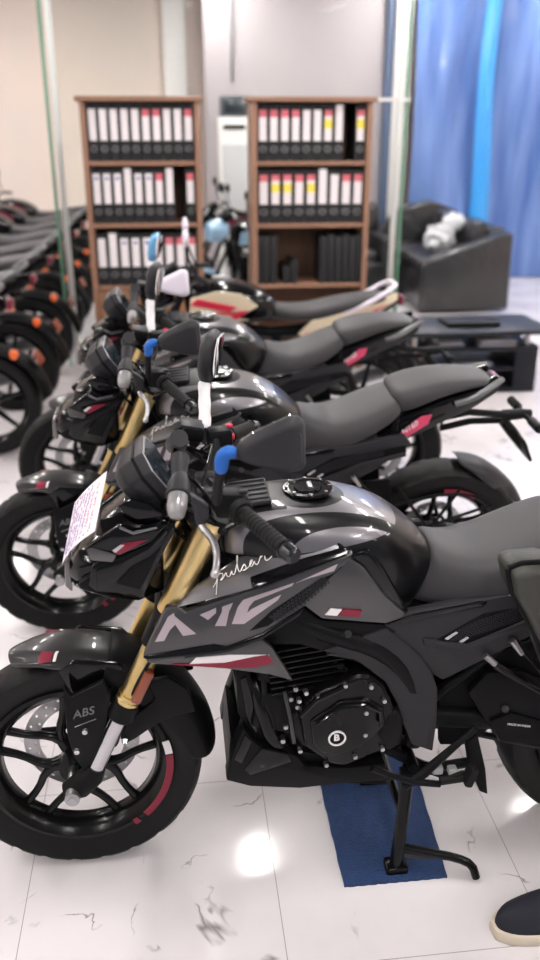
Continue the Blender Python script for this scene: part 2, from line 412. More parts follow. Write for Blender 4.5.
KL = {'red': 'red-topped white spine label', 'yellow': 'yellow-banded white spine label', 'plain': 'plain white spine label', 'tall': 'tall pale spine label', 'blue': 'blue-marked white spine label'}
def row(side, xa, xb, z, kinds, where, skip=()):
    n = len(kinds); w = (xb-xa)/n
    for i, k in enumerate(kinds):
        if k == '-': continue
        binder(xa+w*(i+0.5), z, w*0.93, k, 'black ring binder with %s, %s of %s bookcase' % (KL[k], where, side), '%s binders on the %s of the %s bookcase' % (k, where, side), 0.345 if k != 'tall' else 0.357)
row('left', LX0+0.04, LX1-0.04, ZS[1], ['plain','plain','plain','plain','plain','red','red','plain','plain','red'], 'top shelf')
row('left', LX0+0.04, LX1-0.04, ZS[2], ['blue','blue','blue','tall','blue','blue','red','tall','-','red'], 'second shelf')
row('left', LX0+0.04, LX1-0.04, ZS[3], ['plain','tall','blue','blue','blue','red','red','red','red'], 'third shelf')
row('right', RX0+0.04, RX1-0.04, ZR[1], ['red','red','red','red','plain','plain','yellow','tall','-','yellow'], 'top shelf')
row('right', RX0+0.04, RX1-0.04, ZR[2], ['red','yellow','yellow','red','yellow','tall','plain','red','red'], 'second shelf')
for x, h, k in [(RX0+0.045+0.052*i, 0.325, 0) for i in range(3)] + [(RX0+0.24, 0.12, 1), (RX0+0.295, 0.16, 1)] + [(RX1-0.05-0.052*i, 0.33-0.012*(i % 2), 2) for i in range(6)]:
    bo = thing('box_file', 'upright black box file, dark third shelf of right bookcase, %s' % ('leftmost cluster', 'low middle pair', 'long rightmost run')[k], 'box file', (x, BY+0.14, ZR[3]), group='black box files on the third shelf of the right bookcase, %s' % ('left', 'middle', 'right')[k])
    MB().box((0, 0, h/2), (0.047, 0.24, h), bevel=0.003).build('cover', 'binder', bo)
    MB().box((0, -0.121, h*0.62), (0.03, 0.002, h*0.3)).build('spine_panel', 'satin_grey', bo)
# white cabinet and dark box behind the glass, between the bookcases
wc = thing('cabinet', 'tall white cabinet with a dark slot seen between the bookcases', 'cabinet', ((0.7426, 9.9, 1.188)[0], 9.9, 0))
CW = (0.9086, 9.9, 1.187)[0]-(0.5883, 9.9, 1.188)[0]
CZ = (0.7526, 9.9, 1.826)[2]
MB().box((0, 0.2, CZ/2), (CW, 0.4, CZ), bevel=0.006).build('body', 'white_paint', wc)
MB().box((0, -0.005, (0.7511, 9.9, 1.727)[2]), (CW*0.75, 0.02, 0.045), bevel=0.004).build('slot', 'satin_black', wc)
MB().box((0, -0.008, CZ*0.45), (CW*0.86, 0.015, CZ*0.8), bevel=0.004).build('door', 'pale_grey', wc)
db = thing('monitor', 'dark grey box on top of the white cabinet between the bookcases', 'box', ((0.7528, 9.9, 1.836)[0], 9.95, CZ+0.002))
MB().box((0, 0.1, 0.105), (CW*0.95, 0.2, 0.20), bevel=0.008).build('case', mat('dark slate plastic', (0.07, 0.075, 0.09), 0.5), db)
MB().box((0, -0.006, 0.105), (CW*0.7, 0.012, 0.14), bevel=0.004).build('front_panel', 'screen', db)

# blue plastic sheet hanging along the back right
def blue_mat():
    m = mat('blue plastic sheeting', (0.12, 0.24, 0.58), 0.3, 0, 0.3)
    nt, b, N, L = nodes(m)
    tc = N('ShaderNodeTexCoord'); mp = N('ShaderNodeMapping'); mp.inputs['Scale'].default_value = (3.0, 1, 0.35); mp.inputs['Rotation'].default_value = (0, 0.25, 0)
    n = N('ShaderNodeTexNoise'); n.inputs['Scale'].default_value = 2.2; n.inputs['Detail'].default_value = 6
    L(tc.outputs['Object'], mp.inputs[0]); L(mp.outputs[0], n.inputs['Vector'])
    r = N('ShaderNodeValToRGB'); r.color_ramp.elements[0].position = 0.3; r.color_ramp.elements[0].color = (0.05, 0.12, 0.36, 1)  # shiny streaks of the film put into the colour as stretched noise
    r.color_ramp.elements[1].position = 0.75; r.color_ramp.elements[1].color = (0.17, 0.28, 0.58, 1)
    L(n.outputs['Fac'], r.inputs[0]); L(r.outputs[0], b.inputs['Base Color'])
    bp = N('ShaderNodeBump'); bp.inputs['Strength'].default_value = 0.5; bp.inputs['Distance'].default_value = 0.03
    L(n.outputs['Fac'], bp.inputs['Height']); L(bp.outputs[0], b.inputs['Normal'])
    return m
sx0, sx1 = (2.814, 10.28, 1.483)[0], 5.5
rows = []
for j in range(17):
    z = 0.01 + (H-0.02)*j/16; r = []
    for i in range(90):
        u = i/89; x = sx0+(sx1-sx0)*u
        r.append((x, 10.28 + 0.03*math.sin(x*5+1.5*z) + 0.01*math.sin(x*19+2.7*math.sin(z*1.3)) + 0.03*math.sin(z*2+x*3), z))
    rows.append(r)
tag(MB().patch(rows).build('plastic_sheet', blue_mat(), solid=0.004, ang=80), 'large wrinkled blue plastic sheet hanging behind the black sofa', 'plastic sheet')
bx = (3.636, 10.13, 1.802)[0]
rows = []
for j in range(25):
    z = 0.02 + (H-0.03)*j/24; w = 0.075+0.05*(1-j/24); r = []
    for i in range(9):
        u = i/8-0.5; r.append((bx+u*2*w+0.025*math.sin(z*2.1)+(0.05 if j < 16 else 0)*0, 10.16-0.05*math.cos(u*PI*1.6)+0.012*math.sin(u*14+z*3), z))
    rows.append(r)
tag(MB().patch(rows).build('plastic_strip', mat('bright blue plastic', (0.05, 0.33, 0.78), 0.3, 0, 0.4), solid=0.003, ang=80), 'narrow bright blue plastic strip hanging over the blue sheet', 'plastic strip')

# sofa wrapped in black plastic
M['sofa'] = bump(mat('black leatherette under film', (0.013, 0.013, 0.015), 0.28, 0, 0.4), 7, 0.8, 0.04, detail=5)
def rbox(c, d, r): return MB().box(c, d, bevel=r)
sofa = thing('sofa', 'black leather sofa in loose clear wrapping before the blue sheet', 'sofa', ((2.756, 8.6, 0.0676)[0], 8.62, 0))
sofa.location = (2.88, 8.2, 0)
MB().prism([(-0.46, 0.0, 0.03), (-0.46, 0.0, 0.5), (-0.30, 0.0, 0.56), (0.3, 0.0, 0.76), (0.44, 0.0, 0.78), (0.46, 0.0, 0.03)], (0, 0.22, 0)).build('armrest', 'sofa', sofa, bev=0.035, seg=3)
MB().prism([(-0.46, 1.7, 0.03), (-0.46, 1.7, 0.62), (-0.25, 1.7, 0.86), (0.1, 1.7, 0.96), (0.44, 1.7, 0.84), (0.46, 1.7, 0.03)], (0, 0.24, 0)).build('armrest', 'sofa', sofa, bev=0.035, seg=3)
MB().box((0.0, 0.96, 0.21), (0.86, 1.46, 0.34), bevel=0.03).build('base', 'sofa', sofa)
for k in (0, 1): rbox((-0.07, 0.6+0.72*k, 0.44), (0.74, 0.70, 0.15), 0.05).build('seat_cushion', 'sofa', sofa)
rbox((0.36, 0.96, 0.5), (0.22, 1.46, 0.62), 0.06).build('backrest', 'sofa', sofa)
for k in (0, 1): rbox((0.2, 0.6+0.72*k, 0.68), (0.2, 0.68, 0.38), 0.08).build('back_cushion', 'sofa', sofa)
ac = thing('armchair', 'black wrapped armchair beyond the glass, left of the black sofa', 'armchair', (1.93, 9.58, 0))
rbox((0, 0, 0.2), (0.75, 0.8, 0.34), 0.03).build('base', 'sofa', ac)
rbox((0, -0.02, 0.42), (0.6, 0.7, 0.14), 0.05).build('seat_cushion', 'sofa', ac)
rbox((0, 0.36, 0.58), (0.92, 0.2, 0.72), 0.07).build('backrest', 'sofa', ac)
for s in (-1, 1): rbox((s*0.4, 0, 0.33), (0.16, 0.8, 0.6), 0.05).build('armrest', 'sofa', ac)
# crumpled clear plastic bag on the sofa
bm_ = MB(); bm_.sphere((0, 0, 0), (0.30, 0.24, 0.26), 28); bm_.sphere((0.17, 0.04, 0.14), (0.28, 0.16, 0.16), 28)
for v in bm_.bm.verts:
    q = v.co; f = 1+0.25*math.sin(q.x*47+q.y*31)*math.sin(q.z*43+1.3)+0.16*math.sin(q.x*90+q.z*71+q.y*60)
    v.co = q*f
bag = bm_.build('plastic_bag', bump(mat('crumpled pale plastic film', (0.72, 0.74, 0.78), 0.22, 0, 0.6, alpha=0.85), 30, 0.9, 0.02), ang=60)
bag.location = (2.72, 8.66, 0.68); bag.rotation_euler = (0.2, 0.1, 0.5)
tag(bag, 'crumpled pale clear plastic bag lying on the black sofa arm', 'plastic bag')

# low black table with an open shelf
M['table'] = mat('black laminate', (0.010, 0.011, 0.016), 0.4, spec=0.25)
tb = thing('coffee_table', 'low black table with raised top and open shelf behind the motorcycles', 'table', (2.02, 5.75, 0))
MB().box((0.02, 0, 0.425), (1.06, 0.56, 0.03), bevel=0.004).build('tabletop', 'table', tb)
for sx in (-0.40, 0.40):
    for sy in (-0.2, 0.2): MB().cyl((sx, sy, 0.325), (sx, sy, 0.41), 0.02).build('post', 'steel', tb)
MB().box((0, 0, 0.31), (0.94, 0.5, 0.03), bevel=0.003).build('shelf', 'table', tb)
MB().box((0, 0, 0.17), (0.62, 0.48, 0.02), bevel=0.003).build('shelf', 'table', tb)
MB().box((0, 0, 0.02), (0.94, 0.5, 0.03), bevel=0.003).build('base', 'table', tb)
for s in (-1, 1): MB().box((s*0.39, 0, 0.165), (0.16, 0.5, 0.26), bevel=0.004).build('side_box', 'table', tb)
tag(MB().box((2.06, 5.74, 0.456), (0.38, 0.24, 0.03), bevel=0.01).build('laptop', 'satin_black'), 'closed black laptop-like slab lying on the low black table', 'laptop')
mg = [mat('grey glossy paper', (0.4, 0.38, 0.4), 0.3), mat('blue grey paper', (0.2, 0.24, 0.34), 0.3), mat('dark paper', (0.07, 0.07, 0.08), 0.3)]
for i, (x, y, z, n, w) in enumerate(((2.2, 5.62, 0.3265, 4, 0.26), (1.85, 5.64, 0.3265, 3, 0.22), (2.05, 5.62, 0.1815, 4, 0.24))):
    for k in range(n):
        o = MB().box((0, 0, 0.004), (w, 0.2, 0.008), bevel=0.001).build('magazine', mg[(k+i) % 3])
        o.location = (x+0.012*math.sin(k*3+i), y, z+k*0.009); o.rotation_euler.z = 0.12*math.sin(k*2.3+i)
        tag(o, 'magazine stacked %s of the low black table' % ('on upper shelf right', 'on upper shelf left', 'on lower shelf')[i], 'magazine', 'magazines %s of the low table' % ('right upper', 'left upper', 'lower')[i])

# blue mat under the near motorcycle
def mat_mat():
    m = vary(mat('blue carpet pile', (0.008, 0.042, 0.145), 0.95, sheen=0.1), (0.005, 0.03, 0.11), 45, 5)
    return bump(m, 260, 1.0, 0.006)
fm = MB(); rows = []
for i in range(31):
    r = []
    for j in range(41):
        u, v = i/30, j/40
        x = 0.352+0.256*u+0.03*v*u; y = 1.497+0.50*v
        e = 0.0009*math.sin(u*60+v*31) if i in (0, 30) or j in (0, 40) else 0
        r.append((x+e, y+e, 0.009+0.001*math.sin(i*2.1)*math.sin(j*1.7)))
    rows.append(r)
tag(fm.patch(rows).build('floor_mat', mat_mat(), solid=-0.0085), 'small blue pile carpet mat under the stand of the nearest motorcycle', 'mat')
# ------------------------------------------------------------------ the naked street motorcycle (x rearward, y to its right, z up; ground at 0)
def panel(name, pts, th, m, parent, bev=0.004, both=True, label=None, seg=2):
    for s in ((-1, 1) if both else (-1,)):
        q = [(p[0], p[1]*(-s) if s == 1 else p[1], p[2]) for p in pts]
        q = [(p[0], -abs(p[1]) if s == -1 else abs(p[1]), p[2]) for p in pts]
        o = MB().prism(q, (0, -s*th, 0)).build(name, m, parent, bev=bev, seg=seg)
        if label: o['label'] = label
    return o
def arc(prof, c, n, a0, a1):  # lathe about the axle (y); angles from the rear, upwards
    return MB().lathe(prof, c, (0, 1, 0), n, a0, a1)
def wheel(name, cx, cz, r, tw, parent, rear=False, spoke_rot=196, label=None):
    w = None
    rim_r = 0.214; hw = tw*0.36
    b = MB()
    prof = [(rim_r, -hw), (rim_r+0.006, -hw-0.004), (rim_r-0.004, -hw-0.006), (rim_r-0.016, -hw+0.004), (rim_r-0.030, -hw*0.45), (rim_r-0.032, hw*0.45), (rim_r-0.016, hw-0.004), (rim_r-0.004, hw+0.006), (rim_r+0.006, hw+0.004), (rim_r, hw), (rim_r-0.018, hw*0.4), (rim_r-0.018, -hw*0.4)]
    b.lathe(prof, (cx, 0, cz), n=72)
    b.lathe([(0.045, -0.045), (0.045, 0.045), (0.012, 0.045), (0.012, -0.045)], (cx, 0, cz), n=28)
    for k in range(5):
        a = math.radians(spoke_rot+72*k)
        P = lambda rr, da: (cx+rr*math.cos(a+da), 0, cz+rr*math.sin(a+da))
        b.tube([P(0.03, 0), P(0.07, 0)], [0.022, 0.016], 8)
        for s in (-1, 1):
            b.tube([P(0.06, 0), P(0.095, s*0.16), P(0.135, s*0.40), P(0.19, s*0.47)], [0.014, 0.011, 0.0095, 0.011], 8, smooth=1)
    w = b.build(name, 'black_metal', parent, ang=50)
    if label: w['label'] = label
    # tyre with cut tread grooves
    t = MB(); pr = []
    pts = [(0, 1.0), (0.28, 0.992), (0.55, 0.965), (0.78, 0.915), (0.93, 0.845), (1.0, 0.76), (0.97, 0.62), (0.86, 0.42), (0.74, 0.2)]
    H0 = r-rim_r
    half = [(rim_r+H0*v, tw/2*u) for u, v in pts]
    prof = [(a, -h) for a, h in reversed(half)] + half[1:] + [(rim_r-0.002, hw*0.9), (rim_r-0.002, -hw*0.9)]
    t.lathe(prof, (cx, 0, cz), n=120)
    for v in t.bm.verts:  # grooves: every few segments sink the crown verts along a swept line
        d = V((v.co.x-cx, 0, v.co.z-cz)); rr = d.length
        if rr > rim_r+H0*0.83:
            an = math.atan2(d.z, d.x); u = abs(v.co.y)/(tw/2)
            ph = (an*120/(2*PI) - u*3*(1 if v.co.y < 0 else 1)) % 5
            if ph < 1.0 and u > 0.15:
                k = (rr-0.006)/rr; v.co.x = cx+d.x*k; v.co.z = cz+d.z*k
    t.build('tyre', 'tyre', w, ang=28)
    # rim sticker arcs on both faces
    for (d0, d1, m) in (((16, 6, 'white_decal'), (5, -46, 'red'), (-52, -56, 'red')) if not rear else ((60, 92, 'red'),)):
        for sg in (-1, 1):
            y = sg*(hw+0.0075)
            s = MB().lathe([(rim_r-0.006, y), (rim_r+0.011, y), (rim_r+0.011, y-sg*0.002), (rim_r-0.006, y-sg*0.002)], (cx, 0, cz), n=20, a0=math.radians(min(d0, d1)), a1=math.radians(max(d0, d1)))
            s.build('rim_sticker', m, w)['label'] = ('red' if m == 'red' else 'white') + ' sticker on the wheel rim'
    # brake disc with holes
    ds = MB(); R0, R1 = (0.104, 0.141) if not rear else (0.085, 0.115)
    ds.lathe([(R0, -0.0022), (R1, -0.0022), (R1, 0.0022), (R0, 0.0022)], (cx, 0.062, cz), n=60)
    d = ds.build('brake_disc', 'steel', w)
    c = MB()
    for k in range(24):
        a = 2*PI*k/24
        for rr, da in ((R0+0.009, 0), (R0+0.026, 0.12)):
            p = (cx+rr*math.cos(a+da), 0, cz+rr*math.sin(a+da)); c.cyl((p[0], d.data.vertices[0].co.y-0.02, p[2]), (p[0], d.data.vertices[0].co.y+0.02, p[2]), 0.0034, n=8)
    cu = c.build('cut', 'steel')
    bo = d.modifiers.new('h', 'BOOLEAN'); bo.object = cu; bo.solver = 'EXACT'
    bake(d); bpy.data.objects.remove(cu)
    y = 0.062
    ca = MB(); ca.lathe([(0.05, y), (0.062, y), (0.062, y+0.006), (0.05, y+0.006)], (cx, 0, cz), n=24)
    for k in range(5):
        a = 2*PI*k/5; ca.tube([(cx+0.055*math.cos(a), y+0.003, cz+0.055*math.sin(a)), (cx+0.107*math.cos(a+0.3), y+0.003, cz+0.107*math.sin(a+0.3))], [0.009, 0.006], 6)
    ca.build('disc_carrier', 'black_metal', w)
    return w

def build_naked(label):
    B = thing('motorcycle', label, 'motorcycle')
    # wheels
    fw = wheel('front_wheel', 0.010, 0.295, 0.295, 0.10, B)
    ax = MB().cyl((0, -0.105, 0.297), (0, 0.105, 0.297), 0.011).cyl((0.005, -0.108, 0.29), (0.005, -0.142, 0.29), 0.017, n=20).cyl((0.005, -0.142, 0.29), (0.005, -0.148, 0.29), 0.010, n=6).build('axle', 'steel', fw)
    rw = wheel('rear_wheel', 1.358, 0.307, 0.307, 0.135, B, True)
    MB().cyl((1.358, -0.15, 0.307), (1.358, 0.15, 0.307), 0.012).build('axle', 'steel', rw)
    MB().lathe([(0.06, -0.083), (0.098, -0.083), (0.104, -0.079), (0.098, -0.075), (0.06, -0.075)], (1.358, 0, 0.307), n=60).build('sprocket', 'grey_metal', rw)
    # fork: two legs
    dx = 0.4608
    def fp(z, y): return (0.326+(z-0.921)*dx, y, z)
    for s in (-1, 1):
        y = s*0.1
        f = MB().tube([fp(0.955, y), fp(0.70, y)], [0.029, 0.0285], 24).tube([fp(0.70, y), fp(0.695, y), fp(0.525, y)], [0.0285, 0.023, 0.0235], 24).build('fork_leg', 'gold', B)
        f['label'] = 'gold upside-down fork leg'
        MB().tube([fp(0.745, y), fp(0.665, y)], 0.031, 20).build('clamp', 'satin_black', f, bev=0.002)
        MB().lathe([(0.022, 0), (0.028, 0), (0.028, 0.008), (0.025, 0.011), (0.028, 0.014), (0.028, 0.022), (0.022, 0.022)], fp(0.521, y), (dx, 0, 1), n=28).build('ring', 'gold', f)
        MB().tube([fp(0.521, y), fp(0.51, y), fp(0.484, y), fp(0.479, y)], [0.03, 0.0315, 0.0315, 0.027], 24).build('dust_seal', 'satin_black', f)
        MB().tube([fp(0.49, y), fp(0.335, y)], 0.0185, 24).build('stanchion', 'silver', f)['label'] = 'bright silver sliding tube'
        MB().tube([fp(0.345, y), fp(0.325, y), (0.02, y, 0.295), (-0.012, y, 0.28)], [0.022, 0.028, 0.03, 0.022], 16).build('axle_holder', 'satin_black', f)
        MB().box((fp(0.575, y)[0]+0.012, y+s*0.024, 0.575), (0.022, 0.024, 0.085), Matrix.Rotation(0.43, 3, 'Y'), 0.004).build('reflector', 'amber', f)['label'] = 'amber fork reflector'
    tc_ = MB().box((0.335, 0, 0.955), (0.09, 0.25, 0.03), Matrix.Rotation(0.42, 3, 'Y'), 0.008).box((0.262, 0, 0.715), (0.1, 0.26, 0.04), Matrix.Rotation(0.42, 3, 'Y'), 0.008)
    tc_.cyl((0.385, 0, 0.93), (0.30, 0, 0.72), 0.028).build('triple_clamp', 'satin_black', B)
    # ABS caliper cover on the left leg, plain one on the right
    P = [(0.0077, -0.112, 0.5802), (0.0219, -0.112, 0.5475), (0.0936, -0.112, 0.5836), (0.108, -0.112, 0.5429), (0.0854, -0.112, 0.4418), (0.0598, -0.112, 0.3684), (0.0331, -0.112, 0.3424), (0.0142, -0.112, 0.3841), (0.0045, -0.112, 0.4492)]
    cv = panel('caliper_cover', P, 0.018, 'satin_black', B, 0.004, both=False)
    text('lettering', 'ABS', (0.0216, -0.1135, 0.4925), (1, 0, 0.22), (0, 0, 1), 0.029, 'grey_metal', cv, 0.001, 0.35, 0.004)
    MB().tube([(0.0241, -0.114, 0.4709), (0.0714, -0.114, 0.4885)], 0.0012, 6).build('underline', 'grey_metal', cv)
    for q in [(0.0448, -0.113, 0.4573), (0.0227, -0.113, 0.4039)]: MB().cyl(q, V(q)+V((0, -0.006, 0)), 0.008, 0.006, 16).build('bolt', 'silver', cv)
    MB().box((0.075, 0.066, 0.33), (0.075, 0.05, 0.10), Matrix.Rotation(0.3, 3, 'Y'), 0.012).build('brake_caliper', 'satin_black', B)
    # front fender: arched shell with side skirts, painted nose
    def fender(a0, a1, r, w, skirt, n=18):
        rows = []
        for i in range(n+1):
            t = i/n; a = math.radians(a0+(a1-a0)*t)
            ww = w*(0.36+0.64*min(1, t/0.3)**0.7); k = skirt(t)
            row = []
            for u, dr in ((-1, -k), (-1.0, -k*0.45), (-0.96, -0.012), (-0.72, 0.002), (-0.3, 0.008), (0.3, 0.008), (0.72, 0.002), (0.96, -0.012), (1.0, -k*0.45), (1, -k)):
                rr = r+dr; row.append((rr*math.cos(a), u*ww, 0.297+rr*math.sin(a)))
            rows.append(row)
        return MB().patch(rows)
    fd = fender(112, 52, 0.321, 0.073, lambda t: 0.014+0.05*max(0, (t-0.25))**0.8).build('front_fender', 'fender', B, sub=1, solid=0.004, ang=60)
    for (a0, a1, m) in ((96, 91, 'red'), (90.2, 89, 'white_decal')):
        rows = []
        for i in range(5):
            a = math.radians(a0+(a1-a0)*i/4)
            rows.append([((0.321+dr+0.0035)*math.cos(a+sl), u*0.073, 0.297+(0.321+dr+0.0035)*math.sin(a+sl)) for u, dr, sl in ((-0.9, -0.008, 0.05), (-0.7, 0.001, 0.04), (-0.3, 0.0055, 0.01), (0.3, 0.0055, 0.01), (0.7, 0.001, 0.04), (0.9, -0.008, 0.05))])
        MB().patch(rows).build('stripe', m, fd, solid=0.001)['label'] = ('red' if m == 'red' else 'white') + ' stripe across the fender'
    # side plates of the fender reaching down to the fork
    panel('fender_side', [(-0.0056, -0.078, 0.5938), (0.0268, -0.078, 0.6174), (0.1256, -0.078, 0.6044), (0.1461, -0.078, 0.5817), (0.1034, -0.078, 0.537), (0.09, -0.078, 0.565), (0.0275, -0.078, 0.5245), (0.0139, -0.078, 0.5445)], 0.014, 'gloss_black', B, 0.004)
    hg = MB(); rows = []
    for i in range(17):
        t = i/16; a = math.radians(72-66*t); k = 0.055+0.02*math.sin(PI*t)
        rows.append([((0.333+dr)*math.cos(a), u*0.08, 0.297+(0.333+dr)*math.sin(a)) for u, dr in ((-0.98, -k), (-1, -k*0.5), (-0.93, -0.01), (-0.5, 0.003), (0, 0.005), (0.5, 0.003), (0.93, -0.01), (1, -k*0.5), (0.98, -k))])
    hu = hg.patch(rows).build('fender_extension', 'satin_black', B, sub=1, solid=0.005, ang=60)
    panel('fender_brace', [(0.1178, -0.09, 0.4126), (0.1338, -0.09, 0.4503), (0.2022, -0.09, 0.5105), (0.1893, -0.09, 0.5601), (0.2338, -0.09, 0.5671), (0.277, -0.09, 0.5313), (0.2929, -0.09, 0.4696), (0.2472, -0.09, 0.4625), (0.2104, -0.09, 0.4491), (0.1537, -0.09, 0.4064), (0.1255, -0.09, 0.392)], 0.016, 'satin_black', hu, 0.004)
    MB().cyl((0.1287, -0.092, 0.4047), (0.1294, -0.099, 0.4103), 0.008, 0.006, 16).build('bolt', 'silver', hu)
    # ---------------------------------------------------------------- headlight cowl
    hl = MB()
    def hring(x, w, zt, zb, tw=0.6):
        return [(x+0.0, -w*tw, zt), (x, -w, zt-(zt-zb)*0.25), (x, -w, zt-(zt-zb)*0.6), (x, -w*0.75, zb), (x, w*0.75, zb), (x, w, zt-(zt-zb)*0.6), (x, w, zt-(zt-zb)*0.25), (x+0.0, w*tw, zt)]
    hl.loft([hring(0.035, 0.055, 0.845, 0.80), hring(0.06, 0.08, 0.875, 0.785), hring(0.12, 0.09, 0.905, 0.765), hring(0.18, 0.092, 0.92, 0.755), hring(0.235, 0.085, 0.93, 0.775)])
    hd = hl.build('headlight_cowl', 'gloss_black', B, bev=0.006, ang=30)
    panel('cowl_plate', [(0.0786, -0.106, 0.9038), (0.1504, -0.106, 0.9519), (0.1859, -0.106, 0.9409), (0.2412, -0.106, 0.9537), (0.2554, -0.106, 0.9529), (0.2168, -0.106, 0.9119), (0.15, -0.106, 0.8858), (0.0928, -0.106, 0.8799)], 0.02, 'gloss_black', hd, 0.004)
    panel('cowl_plate', [(0.0919, -0.108, 0.8671), (0.15, -0.108, 0.8845), (0.2085, -0.108, 0.9087), (0.2597, -0.108, 0.9582), (0.267, -0.108, 0.9397), (0.2312, -0.108, 0.8727), (0.191, -0.108, 0.7802), (0.1649, -0.108, 0.7964), (0.0953, -0.108, 0.8057), (0.0801, -0.108, 0.821)], 0.02, 'gloss_black', hd, 0.004)
    panel('cowl_rib', [(0.0996, -0.111, 0.859), (0.1579, -0.111, 0.8787), (0.2082, -0.111, 0.9034), (0.247, -0.111, 0.9467), (0.2505, -0.111, 0.9352), (0.2113, -0.111, 0.8848), (0.1652, -0.111, 0.8643), (0.1294, -0.111, 0.8195), (0.0981, -0.111, 0.812)], 0.012, 'gloss_black', hd, 0.003)
    panel('cowl_rib', [(0.138, -0.112, 0.8242), (0.169, -0.112, 0.8599), (0.2111, -0.112, 0.8807), (0.2391, -0.112, 0.909), (0.2049, -0.112, 0.8413), (0.1864, -0.112, 0.8069)], 0.012, 'satin_black', hd, 0.003)
    panel('cowl_fin', [(0.0591, -0.1, 0.8226), (0.0893, -0.1, 0.8419), (0.0964, -0.1, 0.8011), (0.0702, -0.1, 0.8076)], 0.03, 'satin_black', hd, 0.004)
    panel('accent', [(0.1366, -0.1085, 0.8948), (0.1561, -0.1085, 0.9143), (0.2091, -0.1085, 0.9204), (0.1504, -0.1085, 0.8894)], 0.006, 'red', hd, 0.001, label='red accent on the headlight side')
    panel('accent', [(0.1349, -0.109, 0.8997), (0.1539, -0.109, 0.9124), (0.162, -0.109, 0.9119), (0.1426, -0.109, 0.8947)], 0.006, 'pale_grey', hd, 0.001, label='pale accent on the headlight side')
    panel('position_lamp', [(0.0833, -0.112, 0.9065), (0.0955, -0.112, 0.9081), (0.1445, -0.112, 0.8892), (0.1353, -0.112, 0.8736), (0.0893, -0.112, 0.881)], 0.02, 'lens', hd, 0.004, label='smoky clear position lamp')
    panel('edge_trim', [(0.1545, -0.107, 0.9521), (0.1798, -0.107, 0.9395), (0.2288, -0.107, 0.9481), (0.2286, -0.107, 0.9436), (0.1794, -0.107, 0.9327), (0.1522, -0.107, 0.9477)], 0.006, 'grey_metal', hd, 0.001)
    MB().loft([[(0.028, -0.05, 0.85), (0.028, 0.05, 0.85), (0.024, 0.05, 0.79), (0.024, -0.05, 0.79)], [(0.04, -0.06, 0.85), (0.04, 0.06, 0.85), (0.04, 0.06, 0.78), (0.04, -0.06, 0.78)]]).build('headlight_lens', 'lens', hd, bev=0.004)
    # visor over the lamp, glossy, up to the clocks
    vr = MB().loft([[(0.095, -0.05, 0.905), (0.095, 0.05, 0.905), (0.105, 0.03, 0.935), (0.105, -0.03, 0.935)], [(0.15, -0.085, 0.92), (0.15, 0.085, 0.92), (0.16, 0.06, 0.965), (0.16, -0.06, 0.965)], [(0.24, -0.085, 0.925), (0.24, 0.085, 0.925), (0.24, 0.05, 0.955), (0.24, -0.05, 0.955)]]).build('visor', 'gloss_black', B, bev=0.006, ang=30)
    panel('visor_plate', [(0.1497, -0.085, 0.987), (0.1809, -0.085, 1.003), (0.2164, -0.085, 0.9881), (0.2514, -0.085, 0.9524), (0.2141, -0.085, 0.9453), (0.1839, -0.085, 0.9515)], 0.012, 'gloss_black', vr, 0.004)
    # instrument cluster
    cc = V((0.2348, 0, 1.044)); nn = V((math.cos(0.55), 0, math.sin(0.55))); uu = V((-math.sin(0.55), 0, math.cos(0.55)))
    def hexa(sc, off, c=0.65): return [cc+nn*off+V((0, sy*0.082*sc, 0))+uu*(sz*0.056*sc) for sy, sz in ((-1, 0.35), (-c, 1), (c, 1), (1, 0.35), (0.75, -1), (-0.75, -1))]
    cl = MB().loft([hexa(0.6, -0.085), hexa(0.92, -0.06), hexa(1.0, -0.022), hexa(1.0, 0.0)]).build('instrument_cluster', 'satin_grey', B, bev=0.004, ang=30)
    MB().loft([hexa(1.03, -0.028), hexa(1.03, -0.022)]).build('bezel', 'matte_black', cl)
    MB().loft([hexa(0.9, 0.0), hexa(0.9, 0.002)]).build('display', 'screen', cl)
    MB().loft([hexa(0.97, -0.004), hexa(0.97, 0.0008)]).build('screen_rim', 'steel', cl)
    ig = MB().box((0.205, 0, 0.955), (0.09, 0.13, 0.05), Matrix.Rotation(-0.3, 3, 'Y'), 0.012).build('cluster_bracket', 'satin_black', B)
    # front turn signal
    for s in (-1, 1):
        F = lambda p: V((p[0], p[1] if s == -1 else -p[1], p[2]))
        q0, q1, q2 = F((0.2815, -0.06, 1.079)), F((0.2743, -0.15, 1.033)), F((0.2689, -0.195, 1.009))
        g = MB().tube([q0, q0.lerp(q1, 0.6)], [0.02, 0.015], 16).build('indicator_stalk', 'satin_grey', B)
        d_ = (q2-q1).normalized()
        MB().tube([q1-d_*0.055, q1-d_*0.03, q1, q1+d_*0.002], [0.014, 0.023, 0.025, 0.022], 18).build('indicator_body', 'satin_grey', g, ang=30)
        MB().tube([q1, q1+d_*0.004, q1+d_*0.03, q2-d_*0.004, q2], [0.02, 0.021, 0.0205, 0.016, 0.009], 18).build('indicator_lens', 'clear_lens', g, ang=50)['label'] = 'clear indicator lens'
    # ---------------------------------------------------------------- handlebar and controls
    GI, GO = V((0.3942, -0.22, 1.024)), V((0.4601, -0.335, 1.002))
    gd = (GO-GI).normalized()
